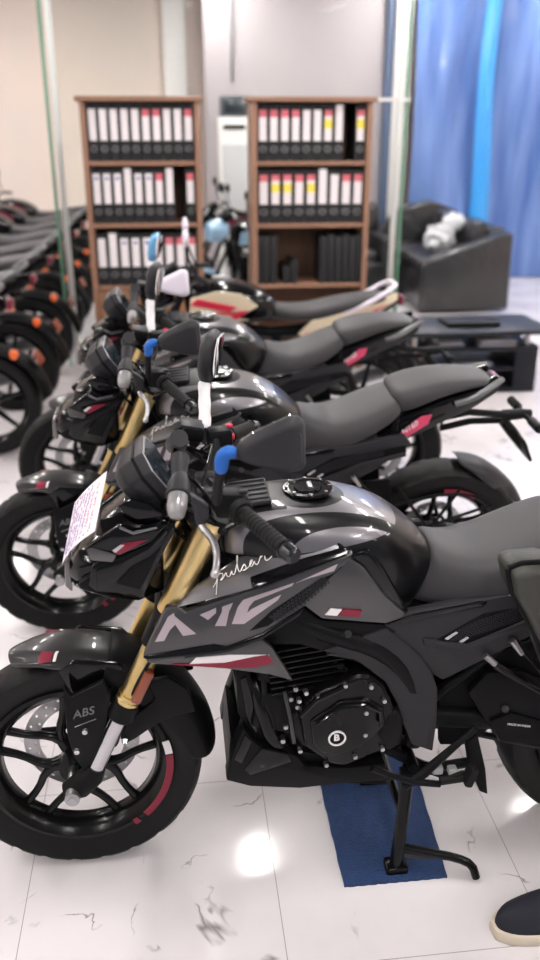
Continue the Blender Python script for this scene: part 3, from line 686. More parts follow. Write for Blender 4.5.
    for s in (-1, 1):
        F = lambda p: V((p[0], p[1] if s == -1 else -p[1], p[2]))
        gi, go = F(GI), F(GO); g_ = (go-gi).normalized()
        gr = MB(); n = 26; pts = [gi+(go-gi)*(k/n) for k in range(n+1)]
        gr.tube(pts, [0.0155+0.0012*(k % 2) for k in range(n+1)], 20).build('grip', 'rubber', B, ang=20)
        MB().tube([go, go+g_*0.003, go+g_*0.004, go+g_*0.03, go+g_*0.034], [0.016, 0.021, 0.017, 0.0165, 0.012], 12).build('bar_end', 'bar_end', B, ang=30)
        MB().tube([gi-g_*0.012, gi-g_*0.002], 0.024, 20).tube([gi-g_*0.002, gi+g_*0.004], [0.026, 0.022], 20).build('grip_flange', 'rubber', B)
        sw = MB().box(gi-g_*0.04, (0.06, 0.05, 0.055), Matrix.Rotation(s*0.15, 3, 'Z'), 0.012).build('switch_block', 'satin_black', B)
        MB().box(gi-g_*0.045+V((0.032, 0, 0.005)), (0.012, 0.02, 0.012), None, 0.003).build('button', 'satin_grey' if s == -1 else 'red_plastic', sw)
        MB().box(gi-g_*0.03+V((0.02, s*0.004, 0.028)), (0.016, 0.014, 0.008), None, 0.003).build('button', 'satin_grey' if s == -1 else 'red_plastic', sw)
        # lever perch and lever
        pl = [F(p) for p in [(0.2976, -0.2, 1.066), (0.3179, -0.2, 1.051), (0.3328, -0.2, 1.037), (0.3302, -0.2, 1.012), (0.3122, -0.2, 0.9899), (0.3049, -0.2, 1.003)]]
        pr_ = MB().prism(pl, (0, s*0.022, 0)).build('lever_perch', 'satin_grey', B, bev=0.005)
        LV = [F(p) for p in ((0.3122, -0.21, 1.003), (0.3209, -0.225, 0.9928), (0.3347, -0.25, 0.9873), (0.3406, -0.275, 0.9786), (0.34, -0.315, 0.9704), (0.3346, -0.345, 0.9623))]
        MB().tube(LV, [0.007, 0.008, 0.0075, 0.007, 0.006, 0.007], 10, smooth=2).sphere(LV[-1], (0.017, 0.017, 0.017), 12).build('lever', 'steel', pr_)['label'] = 'silver hand lever'
        ctr = V((0.33, s*0.05, 0.985))
        MB().tube([gi-g_*0.06, F((0.36, -0.12, 1.0)), ctr, V((0.33, 0, 0.985))], 0.0115, 14, smooth=2).build('handlebar', 'satin_black', B)
        MB().box((0.335, s*0.045, 0.98), (0.045, 0.035, 0.045), None, 0.008).build('bar_clamp', 'satin_grey', B)
    MB().tube([(0.33, 0, 0.985), (0.35, -0.1, 0.985)], 0.011, 10).cyl((0.345, 0.02, 0.96), (0.36, 0.02, 0.99), 0.02).build('ignition_lock', 'satin_grey', B)
    # brake reservoir on the right bar
    rv = MB().box((0.315, 0.2, 1.045), (0.05, 0.06, 0.035), Matrix.Rotation(0.2, 3, 'Y'), 0.008).build('brake_reservoir', 'satin_black', B)
    MB().box((0.312, 0.2, 1.064), (0.052, 0.062, 0.008), Matrix.Rotation(0.2, 3, 'Y'), 0.003).build('reservoir_lid', 'satin_grey', rv)
    # cables
    for pts, r in (([(0.345, -0.19, 0.99), (0.29, -0.17, 1.03), (0.24, -0.08, 1.0), (0.24, -0.03, 0.93), (0.3, 0, 0.85)], 0.0045), ([(0.33, -0.17, 0.985), (0.27, -0.1, 1.0), (0.25, 0.02, 0.97), (0.3, 0.04, 0.86)], 0.004), ([(0.345, 0.19, 0.99), (0.28, 0.16, 1.03), (0.25, 0.06, 1.0), (0.27, 0.02, 0.9)], 0.0045), ([(0.34, 0.17, 0.98), (0.27, 0.13, 1.05), (0.26, 0.0, 1.01), (0.29, -0.02, 0.88)], 0.005), ([(0.35, -0.16, 1.0), (0.31, -0.13, 1.06), (0.27, -0.05, 1.04), (0.30, 0.03, 0.97)], 0.004), ([(0.33, 0.19, 1.0), (0.36, 0.12, 1.05), (0.34, 0.02, 1.03), (0.31, -0.05, 0.95)], 0.0035), ([(0.36, -0.2, 0.98), (0.41, -0.13, 0.97), (0.40, -0.05, 0.95), (0.36, 0.0, 0.90)], 0.005), ([(0.27, -0.12, 0.74), (0.17, -0.13, 0.6), (0.12, -0.1, 0.45), (0.09, -0.07, 0.36)], 0.004)):
        MB().tube(pts, r, 8, smooth=3).build('cable', 'black_metal', B)
    # mirrors: left folded back with its cover to the camera, right seen edge on
    EL = V((0.3543, -0.3, 1.17))
    lm = MB().tube([V((0.3467, -0.23, 1.052)), V((0.348, -0.26, 1.099)), EL], 0.0095, 14).build('left_mirror', 'rubber', B)
    MB().tube([EL-V((0.003, 0, 0.035)), EL-V((0.001, 0, 0.012)), EL, EL+V((0.012, -0.003, 0.01)), EL+V((0.028, -0.004, 0.006))], [0.0115, 0.0135, 0.0145, 0.0135, 0.011], 14).build('tape', 'blue_tape', lm, sub=1)['label'] = 'blue tape around the mirror joint'
    MO = [(0.3773, -0.3, 1.18), (0.3828, -0.3, 1.197), (0.4074, -0.3, 1.214), (0.4527, -0.3, 1.234), (0.4736, -0.3, 1.243), (0.4893, -0.3, 1.242), (0.4983, -0.3, 1.231), (0.5013, -0.3, 1.153), (0.4942, -0.3, 1.141), (0.4745, -0.3, 1.139), (0.4175, -0.3, 1.152), (0.3858, -0.3, 1.163)]
    def mcurve(pts, d1, d2, shrink):
        c = sum((V(p) for p in pts), V())/len(pts)
        return [[V(p) for p in pts], [V(p)+V((0, d1, 0)) for p in pts], [c+(V(p)-c)*shrink+V((0, d2, 0)) for p in pts]]
    hs = MB().loft(mcurve(MO, -0.014, -0.03, 0.74)).build('mirror_housing', 'satin_grey', lm, bev=0.006, ang=34)
    c_ = sum((V(p) for p in MO), V())/len(MO)
    MB().prism([c_+(V(p)-c_)*0.93+V((0, 0.002, 0)) for p in MO], (0, 0.003, 0)).build('mirror_glass', 'mirror', lm)
    panel('housing_ridge', [V(p)+V((0, -0.029, 0)) for p in [(0.4247, -0.3, 1.19), (0.4353, -0.3, 1.211), (0.4843, -0.3, 1.22), (0.4897, -0.3, 1.213), (0.4922, -0.3, 1.161), (0.4851, -0.3, 1.153), (0.4317, -0.3, 1.167)]], 0.006, 'satin_grey', lm, 0.004, both=False)
    R0, R1, R2, R3 = (0.3455, 0.26, 0.9701), (0.3457, 0.29, 1.016), (0.3464, 0.298, 1.029), (0.3488, 0.345, 1.128)
    rm = MB().tube([R0, R1, R3], 0.0095, 14).build('right_mirror', 'rubber', B)
    wp = [V(R2)+(V(R3)-V(R2))*k/8 for k in range(-1, 9)]
    MB().tube(wp, [0.014+0.003*((k*7) % 3)/2 for k in range(10)], 12).build('foam_wrap', 'white_wrap', rm, sub=1)['label'] = 'white wrapping around the mirror stem'
    q0 = V((0.3537, 0.345, 1.127)); q1 = V((0.3727, 0.37, 1.238))
    ax_ = (q1-q0); side = V((0.28, 0.96, 0.0)); thk = V((0.96, -0.28, 0))
    def mring(t, w, d): c = q0+ax_*t; return [c+side*(w*math.cos(a))+thk*(d*math.sin(a)) for a in [2*PI*k/16 for k in range(16)]]
    MB().loft([mring(-0.05, 0.012, 0.012), mring(0.1, 0.03, 0.02), mring(0.3, 0.052, 0.024), mring(0.75, 0.06, 0.024), mring(0.97, 0.05, 0.018), mring(1.03, 0.035, 0.01)]).build('mirror_housing', 'satin_grey', rm, ang=50)
    MB().loft([[p+thk*0.022 for p in mring(t, w, 0.004)] for t, w in ((0.12, 0.02), (0.32, 0.042), (0.75, 0.05), (0.95, 0.04))]).build('mirror_glass', 'mirror', rm)
    # ---------------------------------------------------------------- fuel tank
    TP = [(0, 1.0), (0.3, 0.995), (0.58, 0.965), (0.8, 0.89), (0.94, 0.74), (1.0, 0.52), (0.98, 0.25), (0.86, 0.0)]
    def tring(x, hw, zt, zb, lean=0.0):
        l = [(x-lean*(1-v), -hw*u, zb+(zt-zb)*v) for u, v in TP]
        return l + [(p[0], -p[1], p[2]) for p in reversed(l[1:])]
    tk = MB().loft([tring(0.355, 0.06, 0.945, 0.86), tring(0.365, 0.085, 0.955, 0.84), tring(0.42, 0.118, 0.966, 0.82), tring(0.50, 0.142, 0.972, 0.79), tring(0.60, 0.152, 0.968, 0.765), tring(0.69, 0.148, 0.947, 0.74, 0.01), tring(0.755, 0.132, 0.912, 0.72, 0.03), tring(0.81, 0.108, 0.865, 0.70, 0.05), tring(0.84, 0.085, 0.825, 0.69, 0.07), tring(0.846, 0.06, 0.80, 0.70, 0.07)]).build('fuel_tank', 'tank', B, sub=2, ang=60)
    # filler cap
    cz = 0.973; cx = 0.556
    cp = MB().lathe([(0.0, 0.0), (0.052, 0.0), (0.056, 0.003), (0.054, 0.008), (0.043, 0.009), (0.041, 0.006), (0.031, 0.006), (0.029, 0.0105), (0.0, 0.011)], (cx, 0, cz-0.004), (-0.03, 0, 1), n=48).build('fuel_cap', 'gloss_black', tk, ang=25)
    for k in range(8):
        a = 2*PI*k/8; p = V((cx+0.048*math.cos(a), 0.048*math.sin(a), cz+0.004)); MB().cyl(p, p+V((0, 0, 0.003)), 0.0042, n=8).build('bolt', 'silver', cp)
    MB().box((cx+0.004, 0, cz+0.0085), (0.01, 0.034, 0.005), None, 0.001).build('keyhole_flap', 'steel', cp)
    tcv = MB().box((0.425, 0, 0.968), (0.09, 0.13, 0.012), Matrix.Rotation(-0.1, 3, 'Y'), 0.005)
    for k in range(5): tcv.box((0.425, -0.05+0.025*k, 0.975), (0.08, 0.007, 0.006), Matrix.Rotation(-0.1, 3, 'Y'), 0.002)
    tcv.build('tank_top_cover', 'satin_grey', tk)
    # tank flanks: black rear flank and a grey lower panel with the sticker
    panel('tank_flank', [(0.6254, -0.157, 0.8841), (0.6634, -0.155, 0.8924), (0.6964, -0.15, 0.848), (0.7323, -0.142, 0.7836), (0.7613, -0.136, 0.7311), (0.7529, -0.138, 0.7153), (0.6999, -0.15, 0.7805), (0.6517, -0.157, 0.8592)], 0.02, 'gloss_black', tk, 0.004)
    lp = panel('tank_side_panel', [(0.5197, -0.176, 0.7884), (0.6153, -0.165, 0.8865), (0.6511, -0.16, 0.8585), (0.6981, -0.156, 0.789), (0.7568, -0.146, 0.7249), (0.7058, -0.158, 0.7159), (0.5634, -0.172, 0.7469)], 0.02, 'panel_grey', tk, 0.004)
    E3 = [V(p) for p in [(0.5691, -0.1745, 0.7577), (0.5816, -0.1735, 0.7708), (0.6056, -0.171, 0.7652), (0.5952, -0.172, 0.752)]]
    lp0 = lp
    panel('sticker', E3, 0.004, 'white_decal', tk, 0, label='white block beside the red sticker')
    panel('sticker', [(0.5973, -0.172, 0.7518), (0.6078, -0.171, 0.7651), (0.6498, -0.166, 0.7567), (0.6459, -0.167, 0.7429)], 0.004, 'red', tk, 0, label='red sticker on the tank side')
    # ---------------------------------------------------------------- tank shroud with big lettering
    up = panel('shroud_top', [(0.2601, -0.1664, 0.7908), (0.3071, -0.1377, 0.8231), (0.3929, -0.1116, 0.865), (0.4571, -0.1026, 0.8895), (0.5252, -0.0987, 0.9118), (0.5875, -0.1318, 0.9083), (0.6116, -0.1611, 0.8962), (0.5982, -0.1669, 0.8885), (0.4078, -0.1748, 0.8282), (0.3197, -0.1703, 0.8056)], 0.012, 'gloss_grey', B, 0.003)
    o_ = V((0.3443, -0.1444, 0.8315)); xd = V((0.4664, -0.1312, 0.8755))-o_; yd = V((0.3418, -0.1201, 0.8466))-o_
    PATH = [[(-.06, -.25), (.0, .0), (.05, .55), (.03, .2), (-.03, -.9)], [(.05, .5), (.12, .62), (.14, .3), (.06, .0), (.13, .1), (.19, .55), (.19, .1), (.24, .0), (.29, .5), (.28, .1), (.32, .0), (.40, .9), (.43, 1.5), (.40, 1.3), (.385, .2), (.42, .0), (.50, .6), (.53, .2), (.50, .0), (.46, .08)], [(.46, .08), (.55, .05), (.66, .55), (.62, .62), (.58, .25), (.62, .0), (.68, .5), (.68, .1), (.72, .0), (.80, .65), (.79, .45), (.84, .6), (.86, .5), (.85, .1), (.90, .0), (1.02, .35)]]
    for r_, m_ in ((0.0021, 'gloss_black'), (0.0011, 'white_decal')):
        tx = MB()
        for pl in PATH: tx.tube([o_+xd*u+yd*v+V((0, -0.0012 if m_ != 'gloss_black' else 0, 0.001 if m_ != 'gloss_black' else 0)) for u, v in pl], r_, 6, smooth=2)
        tx.build('script_lettering', m_, up)
    panel('edge_band', [(0.4157, -0.1791, 0.8301), (0.5146, -0.1754, 0.8612), (0.6099, -0.1706, 0.892), (0.619, -0.1654, 0.898), (0.595, -0.1362, 0.91), (0.6004, -0.1539, 0.9001), (0.518, -0.151, 0.8781), (0.4139, -0.1555, 0.845)], 0.012, 'gloss_black', B, 0.003)
    sh = panel('tank_shroud', [(0.1866, -0.1655, 0.677), (0.2392, -0.1469, 0.7806), (0.2641, -0.1497, 0.783), (0.2801, -0.1545, 0.7728), (0.4048, -0.161, 0.8158), (0.5774, -0.1684, 0.8813), (0.6262, -0.1709, 0.8981), (0.6056, -0.1748, 0.8714), (0.5247, -0.1848, 0.7862), (0.435, -0.1868, 0.7288), (0.3597, -0.184, 0.6984), (0.3351, -0.1791, 0.7044)], 0.02, 'panel_grey', B, 0.004)
    def decal(pts, m='decal', par=sh, lab=None):
        for s in (-1, 1):
            q = [V((p[0], s*-1*p[1] if s == 1 else p[1], p[2])) for p in pts]
            if s == 1: continue
            o = MB().prism(q, (0, 0.002, 0)).build('lettering', m, par)
            if lab: o['label'] = lab
    decal([(0.2131, -0.162, 0.7097), (0.2425, -0.1529, 0.7625), (0.2553, -0.1526, 0.771), (0.2584, -0.1587, 0.748), (0.2454, -0.1601, 0.7353), (0.2319, -0.164, 0.712)])
    decal([(0.2466, -0.1535, 0.7625), (0.253, -0.1533, 0.7668), (0.2988, -0.1694, 0.7276), (0.2717, -0.1668, 0.723)])
    decal([(0.3086, -0.1608, 0.7674), (0.3421, -0.1617, 0.7824), (0.3417, -0.1642, 0.772), (0.3247, -0.1656, 0.7572)])
    decal([(0.3545, -0.1628, 0.7846), (0.3774, -0.1638, 0.7932), (0.3685, -0.1673, 0.7744), (0.3613, -0.1736, 0.7451), (0.3386, -0.1706, 0.7449), (0.3541, -0.1654, 0.7743)])
    decal([(0.3873, -0.1673, 0.785), (0.3981, -0.1651, 0.7997), (0.5032, -0.1705, 0.836), (0.499, -0.1715, 0.8298), (0.4205, -0.1686, 0.7979), (0.4099, -0.1703, 0.7853), (0.4054, -0.1728, 0.7728), (0.4159, -0.1721, 0.7812), (0.4761, -0.173, 0.811), (0.4697, -0.1747, 0.8005), (0.3985, -0.1776, 0.7498), (0.3738, -0.1742, 0.7495)])
    decal([(0.5073, -0.1711, 0.836), (0.5933, -0.173, 0.8759), (0.585, -0.1754, 0.8615), (0.536, -0.1724, 0.8466)], lab='upper bar of the lettering')
    panel('air_grille', [(0.4103, -0.1837, 0.7359), (0.4567, -0.1796, 0.7781), (0.552, -0.177, 0.8412), (0.5847, -0.1778, 0.8559), (0.6011, -0.1765, 0.8703), (0.5205, -0.184, 0.7955), (0.4476, -0.1861, 0.7468)], 0.018, 'matte_black', sh, 0.002)
    gm = MB()
    g0 = V((0.4562, -0.184, 0.7641)); gx = V((0.5723, -0.1781, 0.8521))-g0; gy = V((0.4722, -0.1898, 0.7498))-g0
    for i in range(15):
        for j in range(4):
            c = g0+gx*((i+0.5*(j % 2))/15.5)+gy*(j/3.2-0.15)*(1-0.35*abs(i-7)/7)
            r = 0.0036; gm.lathe([(r*0.55, 0), (r, 0), (r, 0.002), (r*0.55, 0.002)], c, (0, 1, 0), n=6)
    gm.build('grille_mesh', 'satin_grey', sh)
    panel('shroud_edge', [(0.1866, -0.1687, 0.6767), (0.2015, -0.1691, 0.6832), (0.335, -0.1818, 0.7061), (0.3617, -0.1864, 0.7023), (0.4347, -0.1894, 0.7305), (0.5242, -0.1875, 0.7878), (0.5136, -0.1907, 0.769), (0.4343, -0.1925, 0.7179), (0.3633, -0.1898, 0.6896), (0.2842, -0.1818, 0.678), (0.2048, -0.1738, 0.6663)], 0.02, 'gloss_black', B, 0.002)
    fn = panel('lower_fin', [(0.1929, -0.18, 0.674), (0.2845, -0.18, 0.6842), (0.3641, -0.18, 0.6954), (0.4356, -0.18, 0.7097), (0.4567, -0.18, 0.6884), (0.4738, -0.18, 0.6572), (0.5023, -0.18, 0.6015), (0.4525, -0.18, 0.6209), (0.3589, -0.18, 0.6435), (0.205, -0.18, 0.6681)], 0.016, 'panel_grey', B, 0.003)
    panel('fin_stripe', [(0.2967, -0.1815, 0.6769), (0.3679, -0.1815, 0.6788), (0.4523, -0.1815, 0.6724), (0.4183, -0.1815, 0.665), (0.3569, -0.1815, 0.6573), (0.2837, -0.1815, 0.663)], 0.004, 'white_decal', fn, 0, label='white stripe on the lower fin')
    panel('fin_stripe', [(0.2463, -0.1825, 0.6641), (0.3569, -0.1825, 0.6605), (0.4183, -0.1825, 0.6707), (0.4479, -0.1825, 0.6734), (0.4607, -0.1825, 0.6523), (0.4138, -0.1825, 0.6434), (0.3588, -0.1825, 0.6478)], 0.004, 'red', fn, 0, label='crimson stripe on the lower fin')
    # ---------------------------------------------------------------- frame
    for s in (-1, 1):
        MB().tube([(0.36, s*0.03, 0.88), (0.42, s*0.10, 0.77), (0.56, s*0.14, 0.70), (0.72, s*0.14, 0.64), (0.80, s*0.13, 0.5), (0.80, s*0.12, 0.36)], [0.022, 0.022, 0.024, 0.024, 0.024, 0.02], 12, smooth=2).build('frame_spar', 'satin_black', B)
        MB().tube([(0.72, s*0.11, 0.68), (0.95, s*0.115, 0.70), (1.2, s*0.10, 0.80), (1.44, s*0.06, 0.90)], 0.016, 12, smooth=2).build('subframe', 'satin_black', B)
        MB().tube([(0.82, s*0.11, 0.46), (0.98, s*0.11, 0.60), (1.16, s*0.10, 0.77)], 0.013, 10).build('subframe_strut', 'satin_black', B)
        MB().tube([(0.36, s*0.02, 0.8), (0.385, s*0.05, 0.62), (0.41, s*0.09, 0.47), (0.46, s*0.1, 0.36)], 0.015, 12, smooth=2).build('down_tube', 'satin_black', B)
    panel('frame_cover', [(0.4388, -0.15, 0.7001), (0.5304, -0.15, 0.7627), (0.5632, -0.15, 0.7309), (0.7037, -0.15, 0.7085), (0.7358, -0.15, 0.6886), (0.5983, -0.15, 0.6401), (0.5209, -0.15, 0.6714), (0.4667, -0.15, 0.6755), (0.4301, -0.15, 0.6908)], 0.03, 'satin_black', B, 0.004)
    MB().cyl((0.6248, -0.152, 0.6928), (0.6235, -0.158, 0.6967), 0.0085, n=20).build('frame_bolt', 'satin_grey', B)
    # big pivot cover
    panel('pivot_cover', [(0.5685, -0.155, 0.6534), (0.7071, -0.155, 0.7039), (0.7875, -0.155, 0.6289), (0.8181, -0.155, 0.5819), (0.8357, -0.155, 0.5322), (0.8402, -0.155, 0.4436), (0.8372, -0.155, 0.3583), (0.7855, -0.155, 0.3834), (0.7577, -0.155, 0.451), (0.7431, -0.155, 0.5019), (0.7147, -0.155, 0.561), (0.6583, -0.155, 0.6129), (0.6194, -0.155, 0.6418)], 0.03, 'satin_grey', B, 0.005)
    # side cowl under the seat
    sc = panel('side_cowl', [(0.5767, -0.148, 0.6378), (0.7085, -0.148, 0.7095), (0.7603, -0.148, 0.7309), (0.8261, -0.148, 0.7413), (0.9144, -0.148, 0.7528), (1.059, -0.148, 0.7732), (1.163, -0.148, 0.7888), (1.187, -0.148, 0.7574), (1.072, -0.148, 0.6682), (0.9848, -0.148, 0.6223), (0.848, -0.148, 0.5505), (0.821, -0.148, 0.5714), (0.7341, -0.148, 0.61), (0.6326, -0.148, 0.6231)], 0.03, 'satin_grey', B, 0.006)
    panel('cowl_vent', [(0.8225, -0.151, 0.6599), (0.9254, -0.151, 0.7213), (1.015, -0.151, 0.7328), (1.167, -0.151, 0.7554), (1.171, -0.151, 0.7298), (1.019, -0.151, 0.6944), (0.9008, -0.151, 0.6463)], 0.02, 'matte_black', sc, 0.002)
    gm = MB(); g0 = V((0.8577, -0.152, 0.6682)); gx = V((1.096, -0.152, 0.7355))-g0; gu = V((0.8557, -0.152, 0.6914))-g0; gd_ = V((0.8588, -0.152, 0.6552))-g0
    for i in range(28):
        for j in range(5):
            t = (i+0.5*(j % 2))/28; h = (j-2)/2
            c = g0+gx*t+(gu*(h*0.8*min(1, 0.35+t*2.5)) if h > 0 else gd_*(-h*0.75)); r = 0.0042
            gm.lathe([(r*0.6, 0), (r, 0), (r, 0.002), (r*0.6, 0.002)], c, (0, 1, 0), n=6)
    gm.build('vent_mesh', 'satin_grey', sc)
    panel('vent_lip', [(0.7932, -0.157, 0.6685), (0.894, -0.157, 0.6481), (1.016, -0.157, 0.6983), (1.167, -0.157, 0.7336), (1.17, -0.157, 0.7182), (1.018, -0.157, 0.6829), (0.8934, -0.157, 0.63), (0.7943, -0.157, 0.653)], 0.012, 'satin_grey', sc, 0.003)
    MB().prism([(0.8418, -0.153, 0.6649), (0.8653, -0.153, 0.6811), (0.87, -0.153, 0.6782), (0.8488, -0.153, 0.6618)], (0, 0.004, 0)).prism([(0.8743, -0.153, 0.6547), (0.8915, -0.153, 0.6664), (0.8963, -0.153, 0.6634), (0.8814, -0.153, 0.6516)], (0, 0.004, 0)).build('vent_mark', 'pale_grey', sc)
    panel('cowl_edge', [(0.7081, -0.15, 0.7082), (0.7643, -0.15, 0.7293), (0.9138, -0.15, 0.7516), (0.9318, -0.15, 0.7503), (0.924, -0.15, 0.7384), (0.8268, -0.15, 0.725), (0.7392, -0.15, 0.706)], 0.02, 'gloss_black', sc, 0.002)
    # ---------------------------------------------------------------- seats
    SPF = [(0, 1.0), (0.4, 0.99), (0.72, 0.93), (0.9, 0.8), (1.0, 0.5), (1.02, 0.2), (1.0, 0.0)]
    def sring(x, hw, zt, zb, lean=0.0):
        l = [(x-lean*(1-v), -hw*u, zb+(zt-zb)*v) for u, v in SPF]
        return l + [(p[0], -p[1], p[2]) for p in reversed(l[1:])]
    MB().loft([sring(0.825, 0.06, 0.842, 0.73, 0.055), sring(0.832, 0.085, 0.852, 0.722, 0.06), sring(0.86, 0.108, 0.838, 0.716, 0.055), sring(0.92, 0.128, 0.822, 0.722, 0.035), sring(0.99, 0.143, 0.838, 0.738, 0.02), sring(1.06, 0.142, 0.866, 0.785, 0.0), sring(1.11, 0.128, 0.888, 0.825, -0.02), sring(1.14, 0.11, 0.898, 0.855, -0.02), sring(1.148, 0.08, 0.895, 0.865, -0.01)]).build('rider_seat', 'seat', B, sub=2, ang=70)
    MB().loft([sring(1.125, 0.08, 0.905, 0.85, -0.02), sring(1.135, 0.108, 0.92, 0.846, -0.02), sring(1.19, 0.120, 0.935, 0.866, -0.01), sring(1.26, 0.113, 0.952, 0.890), sring(1.35, 0.1, 0.958, 0.915), sring(1.43, 0.086, 0.952, 0.926), sring(1.462, 0.07, 0.944, 0.926), sring(1.472, 0.05, 0.938, 0.928)]).build('pillion_seat', 'seat', B, sub=2, ang=70)
    panel('seat_trim', [(0.9148, -0.125, 0.6872), (1.04, -0.125, 0.7367), (1.104, -0.125, 0.7811), (1.128, -0.12, 0.8387), (1.147, -0.118, 0.8477), (1.145, -0.12, 0.7916), (1.113, -0.125, 0.7445), (0.989, -0.125, 0.6838)], 0.02, 'gloss_black', B, 0.003)
    # tail
    tl = panel('tail_cowl', [(1.077, -0.125, 0.7822), (1.155, -0.118, 0.8403), (1.281, -0.105, 0.8867), (1.385, -0.09, 0.9087), (1.488, -0.07, 0.9537), (1.487, -0.075, 0.9028), (1.407, -0.085, 0.8526), (1.291, -0.1, 0.8058), (1.169, -0.115, 0.7557), (1.102, -0.12, 0.728)], 0.035, 'gloss_black', B, 0.005)
    ts = panel('tail_sticker', [(1.148, -0.1225, 0.7818), (1.222, -0.116, 0.8404), (1.256, -0.114, 0.8454), (1.246, -0.1145, 0.8139), (1.173, -0.121, 0.7692)], 0.006, 'pink', tl, 0, label='pink red sticker on the tail')
    text('lettering', 'N160', (1.161, -0.124, 0.7819), V((1.25, -0.115, 0.839))-V((1.161, -0.124, 0.7819)), (0, 0, 1), 0.027, 'white_decal', ts, 0.0006, 0.2)
    for s in (-1, 1):
        MB().tube([V((p[0], -s*p[1], p[2])) for p in [(1.335, -0.1, 0.8757), (1.387, -0.11, 0.8955), (1.447, -0.1, 0.928), (1.497, -0.075, 0.9483)]], [0.01, 0.012, 0.011, 0.01], 10, smooth=1).build('grab_rail', 'grey_metal', B)
    MB().loft([sring(1.16, 0.10, 0.87, 0.80), sring(1.3, 0.09, 0.90, 0.84), sring(1.44, 0.06, 0.935, 0.89), sring(1.50, 0.03, 0.945, 0.92)]).build('tail_body', 'satin_black', B, sub=1)
    MB().box((1.495, 0, 0.925), (0.02, 0.08, 0.03), None, 0.006).build('tail_lamp', 'maroon', B)
    # plate carrier
    tb_ = MB()
    tb_.tube([(1.317, -0.02, 0.7923), (1.413, -0.02, 0.8108), (1.528, -0.02, 0.7991), (1.557, -0.02, 0.7942)], 0.013, 8); tb_.tube([(1.334, 0.02, 0.7367), (1.44, 0.02, 0.7591), (1.566, 0.02, 0.758)], 0.012, 8)
    tb_.tube([(1.548, 0, 0.7861), (1.602, 0, 0.7879), (1.648, 0, 0.7898)], [0.02, 0.02, 0.014], 10); tb_.tube([(1.55, 0, 0.7672), (1.59, 0, 0.7199), (1.643, 0, 0.6556), (1.668, 0, 0.6191)], [0.018, 0.02, 0.016, 0.006], 8)
    pc = tb_.build('plate_carrier', 'satin_black', B)
    MB().box((1.626, 0, 0.6759), (0.012, 0.14, 0.09), Matrix.Rotation(-0.45, 3, 'Y'), 0.004).build('plate_holder', 'satin_black', pc)
    for s in (-1, 1):
        q = V((1.616, 0, 0.7873)); MB().tube([q, q+V((0.01, s*0.05, 0.0)), q+V((0.01, s*0.06, 0)), q+V((0.01, s*0.13, 0.0)), q+V((0.01, s*0.135, 0))], [0.009, 0.009, 0.016, 0.016, 0.01], 12).build('rear_indicator', 'satin_black', pc)
    # rear hugger
    rows = []
    for i in range(13):
        t = i/12; a = math.radians(84-64*t); w = 0.03+0.05*math.sin(PI*min(1, t*1.3+0.12))
        rows.append([(1.358+(0.328+dr)*math.cos(a), u*w, 0.307+(0.328+dr)*math.sin(a)) for u, dr in ((-1, -0.045*math.sin(PI*t)-0.004), (-0.85, -0.004), (-0.4, 0.004), (0.4, 0.004), (0.85, -0.004), (1, -0.045*math.sin(PI*t)-0.004))])
    MB().patch(rows).build('rear_fender', 'satin_grey', B, sub=1, solid=0.005, ang=60)
    # saree guard like strut frame over the wheel, left side
    MB().tube([(1.02, -0.12, 0.50), (1.16, -0.125, 0.52), (1.35, -0.125, 0.56), (1.5, -0.12, 0.52)], 0.006, 8, smooth=1).tube([(1.15, -0.125, 0.60), (1.28, -0.13, 0.42), (1.36, -0.13, 0.33)], 0.006, 8).tube([(1.10, -0.12, 0.45), (1.25, -0.125, 0.42), (1.5, -0.125, 0.50)], 0.006, 8).tube([(1.38, -0.125, 0.57), (1.24, -0.125, 0.34)], 0.006, 8).build('wheel_guard', 'satin_black', B)
    # swingarm, chain, guards
    for s in (-1, 1):
        MB().tube([(0.82, s*0.09, 0.42), (1.0, s*0.10, 0.40), (1.2, s*0.105, 0.35), (1.38, s*0.11, 0.307)], [0.03, 0.028, 0.024, 0.024], 10).build('swingarm', 'satin_black', B)
    panel('chain_guard', [(0.9171, -0.13, 0.4961), (0.9592, -0.13, 0.5504), (1.036, -0.13, 0.5471), (1.139, -0.13, 0.4887), (1.245, -0.13, 0.4371), (1.352, -0.13, 0.3988), (1.373, -0.13, 0.2769), (1.267, -0.13, 0.2963), (1.123, -0.13, 0.334), (1.009, -0.13, 0.3506), (0.9683, -0.13, 0.4125)], 0.02, 'satin_black', B, 0.005, both=False)
    panel('chain_guard', [(0.9736, -0.14, 0.4199), (1.02, -0.14, 0.4386), (1.149, -0.14, 0.3868), (1.363, -0.14, 0.3076), (1.37, -0.14, 0.2643), (1.157, -0.14, 0.3272), (1.004, -0.14, 0.3592)], 0.01, 'satin_black', B, 0.004, both=False)
    text('lettering', 'MADE IN INDIA', (1.016, -0.1412, 0.4085), V((1.061, -0.1412, 0.3987))-V((1.016, -0.1412, 0.4085)), (0, 0, 1), 0.0085, 'white_decal', B, 0.0004)['label'] = 'tiny white lettering on the chain guard'
    MB().cyl((1.01, -0.132, 0.4475), (1.007, -0.139, 0.4532), 0.009, n=16).build('guard_bolt', 'satin_grey', B)
    ch = MB()
    for (z0, z1) in ((0.455, 0.405), (0.375, 0.212)): ch.tube([(0.86, -0.079, z0), (1.36, -0.079, z1)], 0.0085, 6)
    ch.build('chain', 'chain', B)
    panel('inner_guard', [(0.8556, -0.1, 0.4905), (0.9285, -0.1, 0.5347), (0.9947, -0.1, 0.5898), (1.137, -0.1, 0.6063), (1.16, -0.1, 0.4363), (1.016, -0.1, 0.3906), (0.9481, -0.1, 0.3227), (0.873, -0.1, 0.3298)], 0.02, 'matte_black', B, 0.004)
